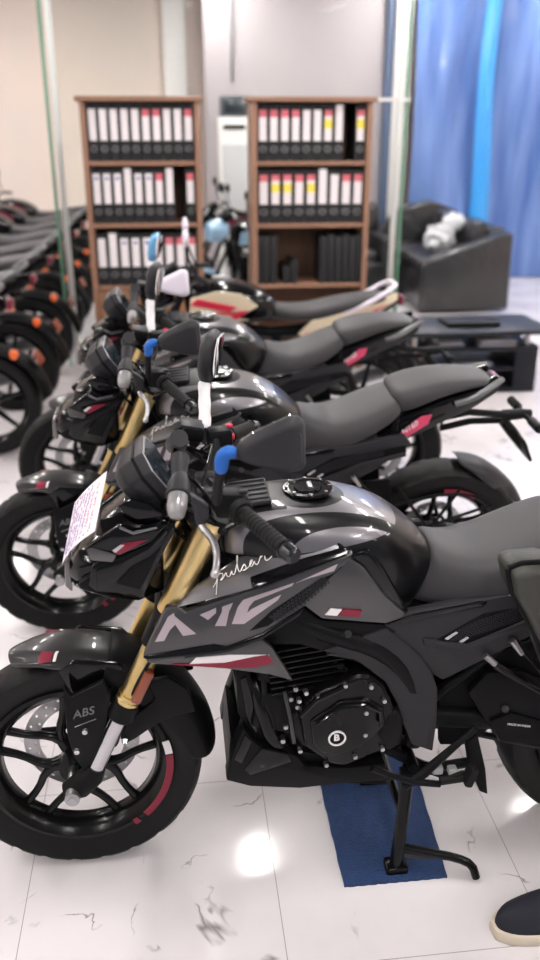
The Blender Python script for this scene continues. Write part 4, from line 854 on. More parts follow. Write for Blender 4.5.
    # pillion peg brackets, bright edged
    MB().tube([(0.9433, -0.152, 0.6071), (0.9764, -0.152, 0.5779), (1.027, -0.152, 0.5414), (1.092, -0.152, 0.4976)], [0.007, 0.009, 0.008, 0.007], 8).tube([(1.002, -0.154, 0.6511), (1.027, -0.154, 0.6178), (1.085, -0.154, 0.5491)], [0.006, 0.007, 0.007], 8).build('peg_bracket', 'black_metal', B)
    MB().tube([(0.9361, -0.156, 0.6182), (0.9618, -0.156, 0.5924)], [0.008, 0.007], 8).tube([(0.9935, -0.158, 0.6543), (1.021, -0.158, 0.6157)], [0.008, 0.006], 8).build('peg_bracket_tip', 'steel', B)['label'] = 'bright bracket end'
    # rear shock
    sk = MB(); pts = [(0.90+0.055*(k/72), 0.026*math.cos(k*0.78), 0.42+0.22*k/72+0.026*0.2*math.sin(k*0.78)) for k in range(73)]
    sk.tube([V((p[0]+0.026*math.sin(k*0.78), p[1], p[2])) for k, p in enumerate(pts)], 0.005, 6).cyl((0.89, 0, 0.40), (0.96, 0, 0.67), 0.014).build('rear_shock', 'black_metal', B)
    # ---------------------------------------------------------------- engine
    en = MB().box((0.63, 0, 0.42), (0.34, 0.21, 0.2), None, 0.03).box((0.76, 0, 0.47), (0.16, 0.2, 0.16), None, 0.03).cyl((0.55, 0, 0.52), (0.52, 0, 0.70), 0.07).build('engine', 'black_metal', B)
    fi = MB()
    for k in range(9):
        z = 0.545+0.0155*k; fi.box((0.545-0.12*(z-0.55), 0, z), (0.17, 0.27 if k < 8 else 0.22, 0.006), Matrix.Rotation(-0.12, 3, 'Y'), 0.002)
    fi.build('cylinder_fins', 'black_metal', en)
    MB().box((0.54, 0, 0.705), (0.16, 0.2, 0.05), None, 0.012).build('cylinder_head', 'satin_black', en)
    CP = [(0.5337, -0.165, 0.407), (0.5213, -0.165, 0.48), (0.5297, -0.165, 0.5225), (0.5603, -0.165, 0.5518), (0.6196, -0.165, 0.5786), (0.648, -0.165, 0.592), (0.6749, -0.165, 0.5898), (0.7078, -0.165, 0.5608), (0.7283, -0.165, 0.5162), (0.747, -0.165, 0.4708), (0.7428, -0.165, 0.4239), (0.7173, -0.165, 0.3782), (0.6805, -0.165, 0.3645), (0.6277, -0.165, 0.3409), (0.5924, -0.165, 0.3531)]
    cv = panel('crankcase_cover', CP, 0.06, 'black_metal', en, 0.012, seg=3)
    inner = [(0.5506, -0.172, 0.4196), (0.5426, -0.172, 0.4836), (0.6086, -0.172, 0.5317), (0.6715, -0.172, 0.5316), (0.7089, -0.172, 0.5069), (0.7161, -0.172, 0.457), (0.6944, -0.172, 0.4312), (0.6635, -0.172, 0.4005), (0.6087, -0.172, 0.3831), (0.5717, -0.172, 0.3923)]
    c2 = panel('cover_boss', inner, 0.02, 'black_metal', en, 0.007, both=False, seg=3)
    for q in [(0.525, -0.168, 0.5064), (0.5219, -0.168, 0.405), (0.533, -0.168, 0.5616), (0.5599, -0.168, 0.5461), (0.6192, -0.168, 0.5729), (0.6776, -0.168, 0.5654), (0.7089, -0.168, 0.5255), (0.6694, -0.168, 0.4964), (0.6698, -0.168, 0.4359), (0.7112, -0.168, 0.3927), (0.6491, -0.168, 0.3758), (0.5824, -0.168, 0.3595), (0.5178, -0.168, 0.5417)]:
        MB().cyl(V(q)+V((0, 0.006, 0)), V(q)+V((0, -0.007, 0)), 0.0058, 0.005, 12).build('bolt', 'steel', en)
    ec = V((0.6046, -0.1735, 0.4352))
    em = MB().lathe([(0.0165, 0), (0.0205, 0), (0.0205, 0.003), (0.0165, 0.003)], ec, (0, -1, 0), n=32).build('emblem', 'white_decal', en)
    text('emblem_mark', 'B', ec+V((-0.008, -0.001, -0.006)), (1, 0, 0), (0, 0, 1), 0.024, 'white_decal', em, 0.001, 0.0, 0.03)
    panel('cover_step', [(0.6955, -0.168, 0.4279), (0.7204, -0.168, 0.481), (0.7425, -0.168, 0.4955), (0.7583, -0.168, 0.4611), (0.7576, -0.168, 0.3968), (0.7258, -0.168, 0.3799)], 0.03, 'satin_black', en, 0.008, both=False, seg=3)
    MB().tube([(0.5324, -0.15, 0.4946), (0.5366, -0.15, 0.5105), (0.5498, -0.15, 0.5283)], 0.009, 8).build('oil_pipe', 'steel', en)
    for hp, hr in (([(0.50, -0.1, 0.58), (0.48, -0.11, 0.5), (0.5, -0.12, 0.42)], 0.008), ([(0.66, -0.1, 0.66), (0.70, -0.12, 0.6), (0.73, -0.12, 0.55)], 0.01), ([(0.46, -0.09, 0.64), (0.44, -0.12, 0.55), (0.47, -0.13, 0.44)], 0.007), ([(0.6, -0.12, 0.6), (0.66, -0.135, 0.56), (0.7, -0.12, 0.5)], 0.007)): MB().tube(hp, hr, 8, smooth=2).build('hose', 'rubber', en)
    MB().tube([(0.5202, -0.171, 0.501), (0.5551, -0.171, 0.5408), (0.6165, -0.171, 0.57)], 0.007, 8).tube([(0.5547, -0.181, 0.4787), (0.6117, -0.181, 0.5222), (0.6653, -0.181, 0.5255)], 0.004, 8).tube([(0.6653, -0.181, 0.5255), (0.6978, -0.181, 0.5039), (0.702, -0.181, 0.4654)], 0.004, 8).tube([(0.4849, -0.165, 0.5687), (0.4987, -0.165, 0.4983), (0.5084, -0.165, 0.4261)], 0.006, 8).build('cover_rib', 'gloss_black', en)
    for q in [(0.5151, -0.14, 0.5479), (0.5042, -0.14, 0.522), (0.5202, -0.14, 0.4989), (0.4935, -0.14, 0.4463), (0.4869, -0.14, 0.4077)]: MB().cyl(V(q)+V((0, 0.02, 0)), q, 0.0055, n=10).build('bolt', 'steel', en)
    for q, d in (((0.66, -0.07, 0.62), (0.12, 0.1, 0.06)), ((0.47, -0.06, 0.6), (0.06, 0.12, 0.1)), ((0.47, -0.07, 0.48), (0.09, 0.12, 0.1))): MB().box(q, d, Matrix.Rotation(0.3, 3, 'Y'), 0.012).build('engine_casting', 'satin_black', en)
    # exhaust downpipe, radiator guard and belly pan
    MB().tube([(0.4178, -0.06, 0.5584), (0.4343, -0.1, 0.5255), (0.4456, -0.12, 0.4709), (0.464, -0.12, 0.4048), (0.4947, -0.1, 0.345), (0.5641, -0.06, 0.2807), (0.6786, 0, 0.1865)], 0.02, 16, smooth=2).tube([(0.68, 0.0, 0.27), (0.8, 0.08, 0.26), (0.95, 0.14, 0.32)], 0.022, 14, smooth=1).build('exhaust_pipe', 'black_metal', B)
    MB().tube([(0.93, 0.15, 0.31), (1.0, 0.17, 0.34), (1.35, 0.19, 0.45), (1.42, 0.19, 0.47)], [0.035, 0.055, 0.055, 0.045], 18).build('muffler', 'satin_black', B)
    panel('radiator_guard', [(0.3845, -0.11, 0.585), (0.4114, -0.11, 0.5935), (0.4266, -0.11, 0.5335), (0.4421, -0.11, 0.4552), (0.4418, -0.11, 0.3643), (0.4096, -0.11, 0.4188), (0.3874, -0.11, 0.4711)], 0.22, 'satin_black', B, 0.005, both=False)
    panel('radiator_guard_rib', [(0.3928, -0.115, 0.5667), (0.4063, -0.115, 0.5762), (0.428, -0.115, 0.4769), (0.4322, -0.115, 0.4094), (0.4094, -0.115, 0.4452)], 0.01, 'gloss_black', B, 0.003, both=False)
    bl = MB()
    bp = panel('belly_pan', [(0.3551, -0.135, 0.3041), (0.3703, -0.135, 0.3749), (0.3964, -0.135, 0.4511), (0.4301, -0.135, 0.3976), (0.4923, -0.135, 0.3746), (0.5227, -0.135, 0.3573), (0.542, -0.135, 0.3234), (0.6465, -0.135, 0.3131), (0.7326, -0.135, 0.3164), (0.7353, -0.135, 0.2654), (0.6362, -0.135, 0.2665), (0.5287, -0.135, 0.2626), (0.4107, -0.135, 0.2808)], 0.05, 'satin_black', B, 0.006)
    panel('belly_facet', [(0.397, -0.139, 0.3355), (0.4388, -0.139, 0.3944), (0.4988, -0.139, 0.3716), (0.5083, -0.139, 0.3476), (0.4106, -0.139, 0.3167)], 0.012, 'gloss_black', bp, 0.004)
    panel('belly_facet', [(0.3744, -0.139, 0.3664), (0.4004, -0.139, 0.4345), (0.4161, -0.139, 0.4135), (0.3926, -0.139, 0.3532)], 0.012, 'gloss_black', bp, 0.003)
    MB().loft([[(0.36, -0.12, 0.30), (0.36, 0.12, 0.30), (0.37, 0.1, 0.40), (0.37, -0.1, 0.40)], [(0.74, -0.125, 0.245), (0.74, 0.125, 0.245), (0.74, 0.12, 0.29), (0.74, -0.12, 0.29)]]).build('belly_floor', 'satin_black', bp)
    # foot controls
    fc = MB().tube([(0.6899, -0.17, 0.3391), (0.7385, -0.17, 0.311), (0.7948, -0.17, 0.2876), (0.8558, -0.17, 0.2754)], 0.008, 8).tube([(0.7723, -0.16, 0.269), (0.8204, -0.16, 0.3057), (0.8715, -0.16, 0.3592), (0.9065, -0.16, 0.3962), (0.9327, -0.16, 0.4223)], [0.012, 0.012, 0.009, 0.008, 0.008], 8).build('gear_linkage', 'satin_black', B)
    MB().box((0.9183, -0.19, 0.3134), (0.02, 0.035, 0.05), Matrix.Rotation(0.3, 3, 'Y'), 0.006).build('pedal_pad', 'rubber', fc)
    MB().tube([(0.8514, -0.18, 0.2937), (0.8991, -0.18, 0.2977), (0.9375, -0.18, 0.2998)], 0.01, 8).tube([(0.8792, -0.18, 0.3056), (0.9023, -0.18, 0.315), (0.9315, -0.18, 0.3121)], 0.004, 6).build('foot_peg', 'rubber', B)
    panel('foot_peg_bracket', [(0.9212, -0.14, 0.3612), (0.9481, -0.14, 0.3848), (0.9781, -0.14, 0.2786), (0.991, -0.14, 0.2007), (0.9697, -0.14, 0.2123), (0.9382, -0.14, 0.2825)], 0.02, 'satin_black', B, 0.004)
    MB().box((0.8525, -0.15, 0.3027), (0.026, 0.02, 0.02), None, 0.004).box((0.8896, -0.15, 0.2961), (0.022, 0.02, 0.018), None, 0.004).build('stand_spring_cover', 'pale_grey', B)['label'] = 'pale grey fittings beside the stand'
    MB().tube([(0.7726, -0.12, 0.2756), (0.8461, -0.12, 0.2803), (0.9444, -0.12, 0.2888)], 0.012, 8).tube([(0.80, -0.14, 0.30), (0.80, 0.14, 0.30)], 0.014, 10).tube([(0.7251, -0.1, 0.3438), (0.8275, -0.1, 0.274), (0.9056, -0.1, 0.2355)], 0.014, 8).build('stand_pivot', 'satin_black', B)
    return B

b1 = build_naked('nearest black motorcycle with a price sheet and its stand on the blue mat')
b1.location = (-0.28, 1.69, 0)
b2 = dup(b1); b2.location = (-0.426, 2.77, 0); b2.rotation_euler.x = math.radians(5)
b2['label'] = 'second black motorcycle from the front, directly behind the nearest one'
b3 = dup(b1); b3.location = (-0.435, 3.70, 0); b3.rotation_euler.x = math.radians(5)
b3['label'] = 'third black motorcycle from the front, before the cream and red one'
for b in (b1, b2, b3): b['group'] = 'black motorcycles parked side by side'
# centre stand of the nearest motorcycle, a part that only this one shows lowered
st = MB().tube([(0.80, -0.10, 0.29), (0.775, -0.15, 0.10), (0.768, -0.155, 0.02)], [0.016, 0.016, 0.017], 12).tube([(0.80, 0.10, 0.29), (0.768, 0.155, 0.02)], 0.016, 12).tube([(0.785, -0.13, 0.15), (0.785, 0.13, 0.15)], 0.011, 10)
st.box((0.768, -0.155, 0.014), (0.055, 0.045, 0.024), None, 0.006).box((0.768, 0.155, 0.014), (0.055, 0.045, 0.024), None, 0.006)
st = st.build('centre_stand', 'black_metal', b1, ang=45)
MB().tube([(0.775, -0.155, 0.075), (0.84, -0.17, 0.066), (0.91, -0.19, 0.06), (0.945, -0.20, 0.045), (0.955, -0.21, 0.012)], [0.012, 0.011, 0.0105, 0.011, 0.010], 10, smooth=1).prism([(0.775, -0.16, 0.075), (0.775, -0.16, 0.045), (0.86, -0.175, 0.045), (0.87, -0.178, 0.064)], (0, 0.006, 0)).build('stand_lever', 'black_metal', st)
# side stands of the two behind
for b in (b2, b3):
    MB().tube([(0.74, -0.12, 0.26), (0.80, -0.20, 0.10), (0.83, -0.255, -0.005)], 0.012, 10).box((0.835, -0.26, -0.009), (0.07, 0.05, 0.012), None, 0.003).build('side_stand', 'black_metal', b)

# price sheet clipped to the headlight of the nearest motorcycle
def off(ps, o): return [V(p)+V(o) for p in ps]
O1 = (-0.28, 1.69, 0)
def sheet(name, TL, TR, BL, BR, label, o):
    n = 12; rows = []
    for j in range(n+1):
        t = j/n; a = TL.lerp(BL, t); b = TR.lerp(BR, t); r = []
        for i in range(n+1):
            u = i/n; p = a.lerp(b, u); p.x -= 0.012*math.sin(PI*u)*(0.4+0.6*t); r.append(p+V(o))
        rows.append(r)
    s = MB().patch(rows).build(name, 'sheet', solid=0.0006, ang=80)
    tag(s, label, 'paper sheet')
    # handwriting: rows of short ink strokes
    for m, seed, k0, k1 in (('ink', 3, 0, 7), ('ink_red', 5, 7, 9)):
        w = MB(); rnd = random.Random(seed)
        for k in range(k0, k1):
            u = 0.1+0.095*k
            t = 0.05
            while t < 0.93:
                dt = rnd.uniform(0.015, 0.06)
                if rnd.random() < 0.72:
                    q = []
                    for e in range(4):
                        tt = t+dt*e/3; uu = u+rnd.uniform(-0.022, 0.022)
                        p = TL.lerp(BL, tt).lerp(TR.lerp(BR, tt), uu); p.x -= 0.012*math.sin(PI*uu)*(0.4+0.6*tt)
                        q.append(p+V(o)+V((-0.0010, -0.0002, 0.0006)))
                    w.tube(q, 0.0011, 4)
                t += dt+0.012
        w.build('handwriting', m, s)
    return s
M['sheet'] = mat('white lavender paper', (0.80, 0.74, 0.82), 0.55)
M['ink'] = mat('violet ink', (0.38, 0.3, 0.46), 0.6)
M['ink_red'] = mat('pale red ink', (0.72, 0.3, 0.34), 0.6)
sheet('price_sheet', V((0.055, 0.0, 0.963)), V((0.134, -0.066, 1.059)), V((0.035, -0.128, 0.882)), V((0.112, -0.181, 0.981)), 'white handwritten price sheet hanging on the headlight of the nearest motorcycle', O1)
# a thin sheet and a green tag on the third motorcycle's lamp
for h in kids(b3):
    if h.name.startswith('left_mirror'):
        for q in kids(h):
            if q.name.startswith(('mirror_housing', 'housing_ridge')): q.data = q.data.copy(); q.data.materials[0] = M['mirror_pale']; q['label'] = 'pale lavender covered mirror'
    if h.name.startswith('right_mirror'):
        for q in kids(h):
            if q.name.startswith('mirror_housing'): q.data = q.data.copy(); q.data.materials[0] = M['mirror_blue']; q['label'] = 'mirror covered in blue film'

# ------------------------------------------------------------------ plain commuter motorcycles (the row on the left and those behind)
def sp_wheel(name, cx, r, tw, parent):
    b = MB(); rr = r-0.075
    b.lathe([(rr, -tw*0.36), (rr, tw*0.36), (rr-0.02, tw*0.2), (rr-0.022, -tw*0.2)], (cx, 0, r), n=40)
    b.cyl((cx, -0.07, r), (cx, 0.07, r), 0.055, n=20)
    for k in range(6):
        a = 2*PI*k/6+0.3; b.tube([(cx+0.04*math.cos(a), 0, r+0.04*math.sin(a)), (cx+rr*0.99*math.cos(a), 0, r+rr*0.99*math.sin(a))], [0.018, 0.011], 8)
    w = b.build(name, 'black_metal', parent, ang=50)
    t = MB(); h = r-rr
    half = [(rr+h*v, tw/2*u) for u, v in ((0, 1), (0.5, 0.97), (0.85, 0.86), (1, 0.65), (0.9, 0.35), (0.75, 0.05))]
    t.lathe([(a, -q) for a, q in reversed(half)] + half[1:], (cx, 0, r), n=56)
    t.build('tyre', 'tyre', w)
    return w
def build_commuter(label, body, accent, pale, tail=None):
    tail = tail or accent
    B = thing('motorcycle', label, 'motorcycle')
    sp_wheel('front_wheel', 0.0, 0.295, 0.085, B); sp_wheel('rear_wheel', 1.29, 0.30, 0.10, B)
    for s in (-1, 1):
        MB().tube([(0.33, s*0.085, 0.93), (0.16, s*0.085, 0.56)], 0.017, 12).tube([(0.16, s*0.085, 0.56), (0.02, s*0.085, 0.295)], 0.024, 12).build('fork_leg', 'satin_black', B)
        MB().tube([(0.80, s*0.09, 0.36), (1.29, s*0.10, 0.30)], 0.02, 10).build('swingarm', 'satin_black', B)
        MB().tube([(1.26, s*0.12, 0.31), (1.13, s*0.12, 0.66)], 0.026, 12).build('rear_shock', 'black_metal', B)
        MB().tube([(1.16, s*0.1, 0.80), (1.30, s*0.115, 0.86), (1.42, s*0.1, 0.93), (1.45, s*0.05, 0.94), (1.45, 0, 0.94)], 0.0125, 10, smooth=1).build('grab_rail', pale, B)
        q = V((1.47 if s == -1 else 1.26, s*0.055, 0.62)); MB().tube([q, q+V((0.02, s*0.06, 0)), q+V((0.03, s*0.075, 0)), q+V((0.035, s*0.11, 0))], [0.007, 0.02, 0.026, 0.02], 12).build('rear_indicator', 'orange', B)['label'] = 'orange turn signal'
        g = V((0.47, s*0.34, 1.0)); g0 = V((0.40, s*0.2, 1.02))
        MB().tube([(0.37, 0, 0.985), (0.36, s*0.1, 1.0), g0, g], 0.011, 10, smooth=1).build('handlebar', 'black_metal', B)
        MB().tube([g0, g], 0.016, 12).build('grip', 'rubber', B)
        m = MB().tube([g0, (0.36, s*0.26, 1.12), (0.35, s*0.28, 1.2)], 0.006, 8).build('mirror', 'black_metal', B)
        MB().sphere((0.35, s*0.30, 1.22), (0.035, 0.15, 0.085), 14).build('mirror_housing', 'satin_black', m)
        panel('tail_panel', [(0.92, s*0.12, 0.70), (1.02, s*0.125, 0.66), (1.25, s*0.115, 0.75), (1.46, s*0.06, 0.86), (1.46, s*0.06, 0.90), (1.2, s*0.11, 0.83), (1.0, s*0.12, 0.78)], 0.03, tail, B, 0.005, both=False) if s == -1 else None
        panel('tank_panel', [(0.355, s*0.125, 0.80), (0.365, s*0.135, 0.90), (0.50, s*0.162, 0.94), (0.62, s*0.165, 0.925), (0.71, s*0.155, 0.86), (0.60, s*0.17, 0.80)], 0.02, accent, B, 0.004, both=False) if s == -1 else None
    def stripe(pts, m): panel('stripe', pts, 0.004, m, B, 0, both=False)
    TP = [(0, 1.0), (0.3, 0.995), (0.58, 0.965), (0.8, 0.89), (0.94, 0.74), (1.0, 0.5), (0.95, 0.22), (0.8, 0.0)]
    def ring(x, hw, zt, zb):
        l = [(x, -hw*u, zb+(zt-zb)*v) for u, v in TP]; return l+[(p[0], -p[1], p[2]) for p in reversed(l[1:])]
    tk = MB().loft([ring(0.33, 0.06, 0.93, 0.82), ring(0.36, 0.12, 0.955, 0.77), ring(0.5, 0.16, 0.985, 0.74), ring(0.64, 0.155, 0.97, 0.74), ring(0.76, 0.12, 0.915, 0.76), ring(0.82, 0.09, 0.86, 0.77)]).build('fuel_tank', body, B, sub=2, ang=60)
    MB().cyl((0.52, 0, 0.978), (0.52, 0, 0.992), 0.04).build('fuel_cap', 'steel', tk)
    MB().loft([ring(0.77, 0.07, 0.86, 0.79), ring(0.84, 0.11, 0.84, 0.76), ring(0.98, 0.135, 0.835, 0.76), ring(1.08, 0.14, 0.86, 0.78), ring(1.22, 0.125, 0.885, 0.82), ring(1.37, 0.10, 0.90, 0.85), ring(1.41, 0.07, 0.895, 0.86)]).build('seat', 'seat', B, sub=2, ang=60)
    MB().loft([ring(1.2, 0.09, 0.83, 0.72), ring(1.38, 0.075, 0.88, 0.78), ring(1.48, 0.05, 0.89, 0.82)]).build('tail_cowl', body, B, sub=1)
    MB().box((1.485, 0, 0.855), (0.03, 0.09, 0.05), None, 0.01).build('tail_lamp', 'maroon', B)
    rows = []
    for i in range(13):
        a = math.radians(100-92*i/12); rows.append([(1.29+(0.34+dr)*math.cos(a)+0.02, u*0.07, 0.30+(0.34+dr)*math.sin(a)) for u, dr in ((-1, -0.03), (-0.8, 0), (0, 0.01), (0.8, 0), (1, -0.03))])
    rf = MB().patch(rows).build('rear_fender', 'satin_black', B, sub=1, solid=0.005)
    MB().box((1.60, 0, 0.56), (0.012, 0.11, 0.07), Matrix.Rotation(-0.5, 3, 'Y'), 0.004).build('rear_reflector', 'amber', rf)
    rows = []
    for i in range(11):
        a = math.radians(130-100*i/10); rows.append([((0.325+dr)*math.cos(a), u*0.06, 0.295+(0.325+dr)*math.sin(a)) for u, dr in ((-1, -0.03), (-0.8, 0), (0, 0.01), (0.8, 0), (1, -0.03))])
    MB().patch(rows).build('front_fender', body, B, sub=1, solid=0.005)
    MB().loft([[(0.11, 0.08*math.cos(a), 0.9+0.08*math.sin(a)) for a in [2*PI*k/16 for k in range(16)]], [(0.2, 0.10*math.cos(a), 0.91+0.10*math.sin(a)) for a in [2*PI*k/16 for k in range(16)]], [(0.28, 0.07*math.cos(a), 0.93+0.08*math.sin(a)) for a in [2*PI*k/16 for k in range(16)]]]).build('headlight', body, B, ang=50)
    MB().box((0.27, 0, 1.02), (0.09, 0.16, 0.06), Matrix.Rotation(-0.5, 3, 'Y'), 0.015).build('instrument_cluster', 'satin_black', B)
    MB().box((0.60, 0, 0.42), (0.34, 0.22, 0.2), None, 0.03).cyl((0.52, 0, 0.5), (0.48, 0, 0.7), 0.07).cyl((0.66, -0.13, 0.4), (0.66, 0.13, 0.4), 0.09).build('engine', 'black_metal', B)
    MB().tube([(0.36, 0, 0.88), (0.6, 0, 0.72), (0.85, 0, 0.68), (1.2, 0, 0.76)], 0.03, 10, smooth=1).tube([(0.36, 0, 0.84), (0.43, 0, 0.5), (0.5, 0, 0.33)], 0.022, 10).tube([(0.82, 0, 0.7), (0.82, 0, 0.36)], 0.03, 10).build('frame', 'satin_black', B)
    MB().tube([(0.46, 0.06, 0.62), (0.42, 0.1, 0.45), (0.52, 0.12, 0.3), (0.85, 0.14, 0.29)], 0.018, 10, smooth=2).tube([(0.85, 0.14, 0.29), (0.93, 0.145, 0.30), (1.45, 0.17, 0.42)], [0.02, 0.045, 0.05], 14).build('exhaust', 'grey_metal', B)
    MB().tube([(0.78, -0.1, 0.28), (0.84, -0.2, 0.02)], 0.011, 8).box((0.84, -0.2, 0.006), (0.06, 0.045, 0.012)).build('side_stand', 'black_metal', B)
    return B
# the cream and red one at the end of the near row
b4 = build_commuter('cream, red and black motorcycle with a pale grab rail, before the bookcases', 'gloss_black', 'cream', 'mirror_pale')
for k in ((('stripe'), [(0.36, -0.1445, 0.87), (0.40, -0.152, 0.90), (0.60, -0.174, 0.86), (0.56, -0.175, 0.84)], 'red_plastic'), (('stripe'), [(0.36, -0.14, 0.81), (0.5, -0.17, 0.835), (0.66, -0.172, 0.84), (0.60, -0.176, 0.80)], 'red_plastic'), (('stripe'), [(0.37, -0.150, 0.83), (0.55, -0.177, 0.82), (0.66, -0.16, 0.79), (0.5, -0.168, 0.785)], 'cream'), (('stripe'), [(0.95, -0.128, 0.70), (1.03, -0.130, 0.675), (1.24, -0.12, 0.765), (1.40, -0.085, 0.84), (1.2, -0.121, 0.775)], 'red_plastic')):
    panel(k[0], k[1], 0.012, k[2], b4, 0, both=False)
for c in kids(b4):
    if c.name.startswith('rear_indicator'):
        c.data.materials[0] = M['satin_black']
        del c['label']
    if c.name.startswith(('mirror')) :
        for h in kids(c): h.data = h.data.copy(); h.data.materials[0] = M['mirror_pale']
b4.location = (-0.27, 4.52, 0); b4.rotation_euler.z = math.radians(-1)
# the dark row on the left, tails to the right
r0 = build_commuter('x', 'gloss_black', 'maroon', 'grey_metal', 'gloss_black')
rowx = [(-2.33+0.006*i, 4.72+0.82*i) for i in range(8)]
nm = ['nearest', 'second', 'third', 'fourth', 'fifth', 'sixth', 'seventh', 'farthest']
for i, (x, y) in enumerate(rowx):
    c = r0 if i == 0 else dup(r0)
    c.location = (x, y, 0); c.rotation_euler.z = math.radians(-2); c.rotation_euler.x = math.radians(4)
    c['label'] = '%s dark motorcycle in the row along the left, its tail to the right' % nm[i]; c['group'] = 'dark motorcycles in the row on the left'
# two behind the glass, seen between the bookcases
g1 = build_commuter('black motorcycle with light blue panels behind the glass between the bookcases', 'gloss_black', 'sky_blue', 'pale_grey', 'red_plastic')
g1.location = (0.20, 7.45, 0); g1.rotation_euler = (math.radians(3), 0, math.radians(18))
for c in kids(g1):
    if c.name.startswith(('headlight', 'front_fender')): c.data.materials[0] = M['sky_blue']
g2 = dup(r0); g2.location = (0.15, 8.55, 0); g2.rotation_euler = (math.radians(3), 0, math.radians(8)); g2['label'] = 'dark motorcycle farther back behind the glass between the bookcases'
if 'group' in g2: del g2['group']

# ------------------------------------------------------------------ the person at the right edge
M['trousers'] = bump(mat('dark trousers cloth', (0.02, 0.02, 0.026), 0.85), 200, 0.3)
M['shirt'] = bump(mat('grey shirt cloth', (0.10, 0.10, 0.095), 0.8), 150, 0.3)
M['skin'] = mat('skin', (0.50, 0.27, 0.19), 0.5)
M['hair'] = bump(mat('black hair', (0.01, 0.009, 0.008), 0.55), 90, 0.8)
def skinned(name, joints, bones, m, parent, sub=2):
    bm = bmesh.new(); vs = [bm.verts.new(j[0]) for j in joints]
    for a, b in bones: bm.edges.new((vs[a], vs[b]))
    me = bpy.data.meshes.new(name); bm.to_mesh(me); bm.free()
    o = bpy.data.objects.new(name, me); SC.collection.objects.link(o)
    d = o.modifiers.new('k', 'SKIN'); d.use_smooth_shade = True
    for i, j in enumerate(joints):
        r = j[1]; me.skin_vertices[0].data[i].radius = (r, r) if not isinstance(r, tuple) else r
        me.skin_vertices[0].data[i].use_root = (i == 0)
    u = o.modifiers.new('u', 'SUBSURF'); u.levels = sub; u.render_levels = sub
    bake(o, 80); me = o.data; me.materials.clear(); me.materials.append(M[m])
    if parent: o.parent = parent
    return o
pz = thing('person', 'person at the right edge wearing a dark shoe, trousers and a grey shirt', 'person', (1.16, 1.20, 0))
# body (skin): head, neck, arms with hands
skinned('body', [((0.06, 0, 1.05), 0.12), ((0.06, 0, 1.30), 0.14), ((0.06, 0, 1.44), 0.07), ((0.03, 0, 1.52), 0.055), ((0.0, 0, 1.60), 0.082), ((0.0, 0, 1.70), 0.075),
    ((0.06, 0.19, 1.38), 0.055), ((0.0, 0.25, 1.15), 0.042), ((-0.28, 0.23, 1.10), 0.029), ((-0.35, 0.225, 1.09), (0.034, 0.024)),
    ((0.06, -0.19, 1.38), 0.055), ((0.12, -0.25, 1.10), 0.042), ((0.08, -0.24, 0.88), 0.03), ((0.07, -0.24, 0.80), 0.032),
    ((0.06, 0.09, 0.9), 0.08), ((-0.03, 0.11, 0.5), 0.055), ((-0.21, 0.145, 0.1), 0.04), ((0.06, -0.09, 0.9), 0.08), ((0.06, -0.1, 0.5), 0.055), ((0.07, -0.1, 0.1), 0.04)],
    [(0,1),(1,2),(2,3),(3,4),(4,5),(1,6),(6,7),(7,8),(8,9),(1,10),(10,11),(11,12),(12,13),(0,14),(14,15),(15,16),(0,17),(17,18),(18,19)], 'skin', pz)
fg = MB()
for base, f, w_, c in ((V((-0.35, 0.225, 1.09)), V((-1, 0, -0.12)), V((0, 1, 0)), V((0, 0, -1))), (V((0.07, -0.24, 0.79)), V((0, 0, -1)), V((1, 0, 0)), V((0, 1, 0)))):
    for k, L in enumerate((0.07, 0.08, 0.075, 0.058)):
        q = base+w_*(-0.03+0.021*k); fg.tube([q-f*0.01, q+f*(0.02+L*0.4), q+f*(0.02+L*0.75)+c*0.012, q+f*(0.015+L)+c*0.03], [0.0095, 0.009, 0.008, 0.006], 10, smooth=1)
    q = base-w_*0.03-f*0.03; fg.tube([q, q-w_*0.02+f*0.02+c*0.012, q-w_*0.025+f*0.055+c*0.025], [0.011, 0.01, 0.007], 10, smooth=1)
fg.build('fingers', 'skin', pz)
fc = MB().sphere((-0.083, 0, 1.645), (0.03, 0.026, 0.04), 12).sphere((0.01, 0.082, 1.65), (0.035, 0.02, 0.06), 12).sphere((0.01, -0.082, 1.65), (0.035, 0.02, 0.06), 12).build('nose_and_ears', 'skin', pz)
MB().sphere((-0.075, 0.03, 1.672), (0.016, 0.024, 0.012), 10).sphere((-0.075, -0.03, 1.672), (0.016, 0.024, 0.012), 10).build('eyes', 'white_decal', pz)
MB().sphere((-0.076, 0, 1.60), (0.012, 0.045, 0.01), 10).build('mouth', 'maroon', pz)
MB().sphere((0.025, 0, 1.715), (0.185, 0.18, 0.15), 20).build('hair', 'hair', pz)
skinned('shirt', [((0.06, 0, 0.93), (0.15, 0.19)), ((0.06, 0, 1.1), (0.145, 0.18)), ((0.06, 0, 1.32), (0.14, 0.18)), ((0.06, 0, 1.43), 0.09), ((0.06, 0.2, 1.38), 0.07), ((0.02, 0.24, 1.2), 0.06), ((0.06, -0.2, 1.38), 0.07), ((0.10, -0.24, 1.18), 0.06)], [(0,1),(1,2),(2,3),(2,4),(4,5),(2,6),(6,7)], 'shirt', pz)
skinned('trousers', [((0.06, 0, 0.93), 0.14), ((0.06, 0.09, 0.82), 0.1), ((-0.03, 0.11, 0.48), 0.072), ((-0.20, 0.145, 0.12), 0.066), ((0.06, -0.09, 0.82), 0.1), ((0.05, -0.11, 0.48), 0.072), ((0.07, -0.12, 0.1), 0.068)], [(0,1),(1,2),(2,3),(0,4),(4,5),(5,6)], 'trousers', pz)
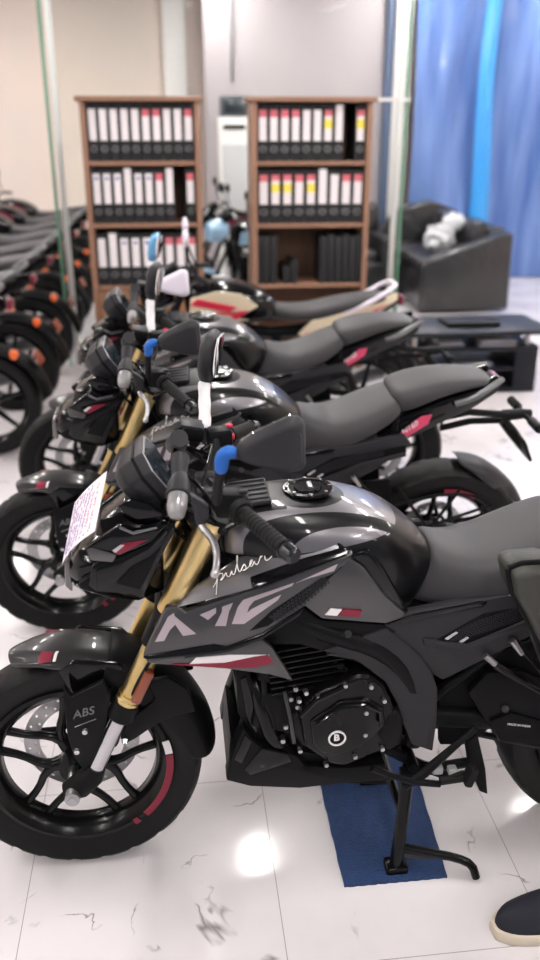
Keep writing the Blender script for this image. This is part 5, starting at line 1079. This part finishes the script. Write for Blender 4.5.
def shoe(x, y, rz):
    w = lambda t: 0.036+0.016*math.sin(PI*min(1, t*1.15))-0.016*(1-t)**6
    ro, rs = [], []
    for i in range(12):
        t = i/11; X = -0.15+0.28*t; k = max(0.02, w(t))*(0.55 if i == 0 else (0.85 if i == 11 else 1))
        h = 0.055+0.05*t*t if i else 0.035
        ro.append([(X, k*math.cos(a), 0.022+h*max(0, math.sin(a))**0.8 if math.sin(a) > 0 else 0.02) for a in [2*PI*q/14 for q in range(14)]])
        rs.append([(X*1.03, c*(k+0.005), z) for c, z in ((-1, 0.0), (-1.03, 0.014), (-1, 0.028), (1, 0.028), (1.03, 0.014), (1, 0.0))])
    s = MB().loft(ro).build('shoe', mat('navy black shoe cloth', (0.012, 0.013, 0.022), 0.8), pz, sub=1, ang=70)
    s2 = MB().loft(rs).build('sole', mat('cream rubber sole', (0.6, 0.52, 0.42), 0.6), s, bev=0.004)
    s.location = (x, y, 0); s.rotation_euler.z = rz
shoe(-0.345, 0.15, 0.12); shoe(-0.0, -0.10, 0.2)
# grey bag hanging at the person's side
bgm = MB()
OB = V((0, 0, 0))
BO = [V(p) for p in [(0.6319, 1.42, 0.9013), (0.6574, 1.42, 0.9108), (0.7147, 1.42, 0.9118), (0.7729, 1.42, 0.8949), (0.8198, 1.42, 0.7189), (0.8159, 1.42, 0.5943), (0.7615, 1.42, 0.6192), (0.7152, 1.42, 0.7266), (0.6744, 1.42, 0.8006), (0.646, 1.42, 0.8486)]]
cb = sum(BO, V())/len(BO)
bg = MB().loft([[cb+(p-cb)*0.9+V((0, -0.03, 0)) for p in BO], BO, [p+V((0, 0.05, 0)) for p in BO], [cb+(p-cb)*0.9+V((0, 0.08, 0)) for p in BO]]).build('shoulder_bag', bump(mat('olive grey leather', (0.036, 0.036, 0.031), 0.5), 40, 0.5, 0.004), bev=0.01, ang=50)
tag(bg, 'olive grey bag with black piping hanging at the right edge', 'bag')
MB().tube([p+V((0, -0.004, 0)) for p in BO]+[BO[0]+V((0, -0.004, 0))], 0.006, 8).build('piping', 'satin_black', bg)
MB().tube([cb+V((0.0, 0.025, 0.06)), cb+V((0.03, 0.02, 0.25)), (cb.x+0.10, 1.33, 1.20), (1.02, 1.26, 1.41)], 0.009, 8, smooth=1).build('strap', 'satin_black', bg)
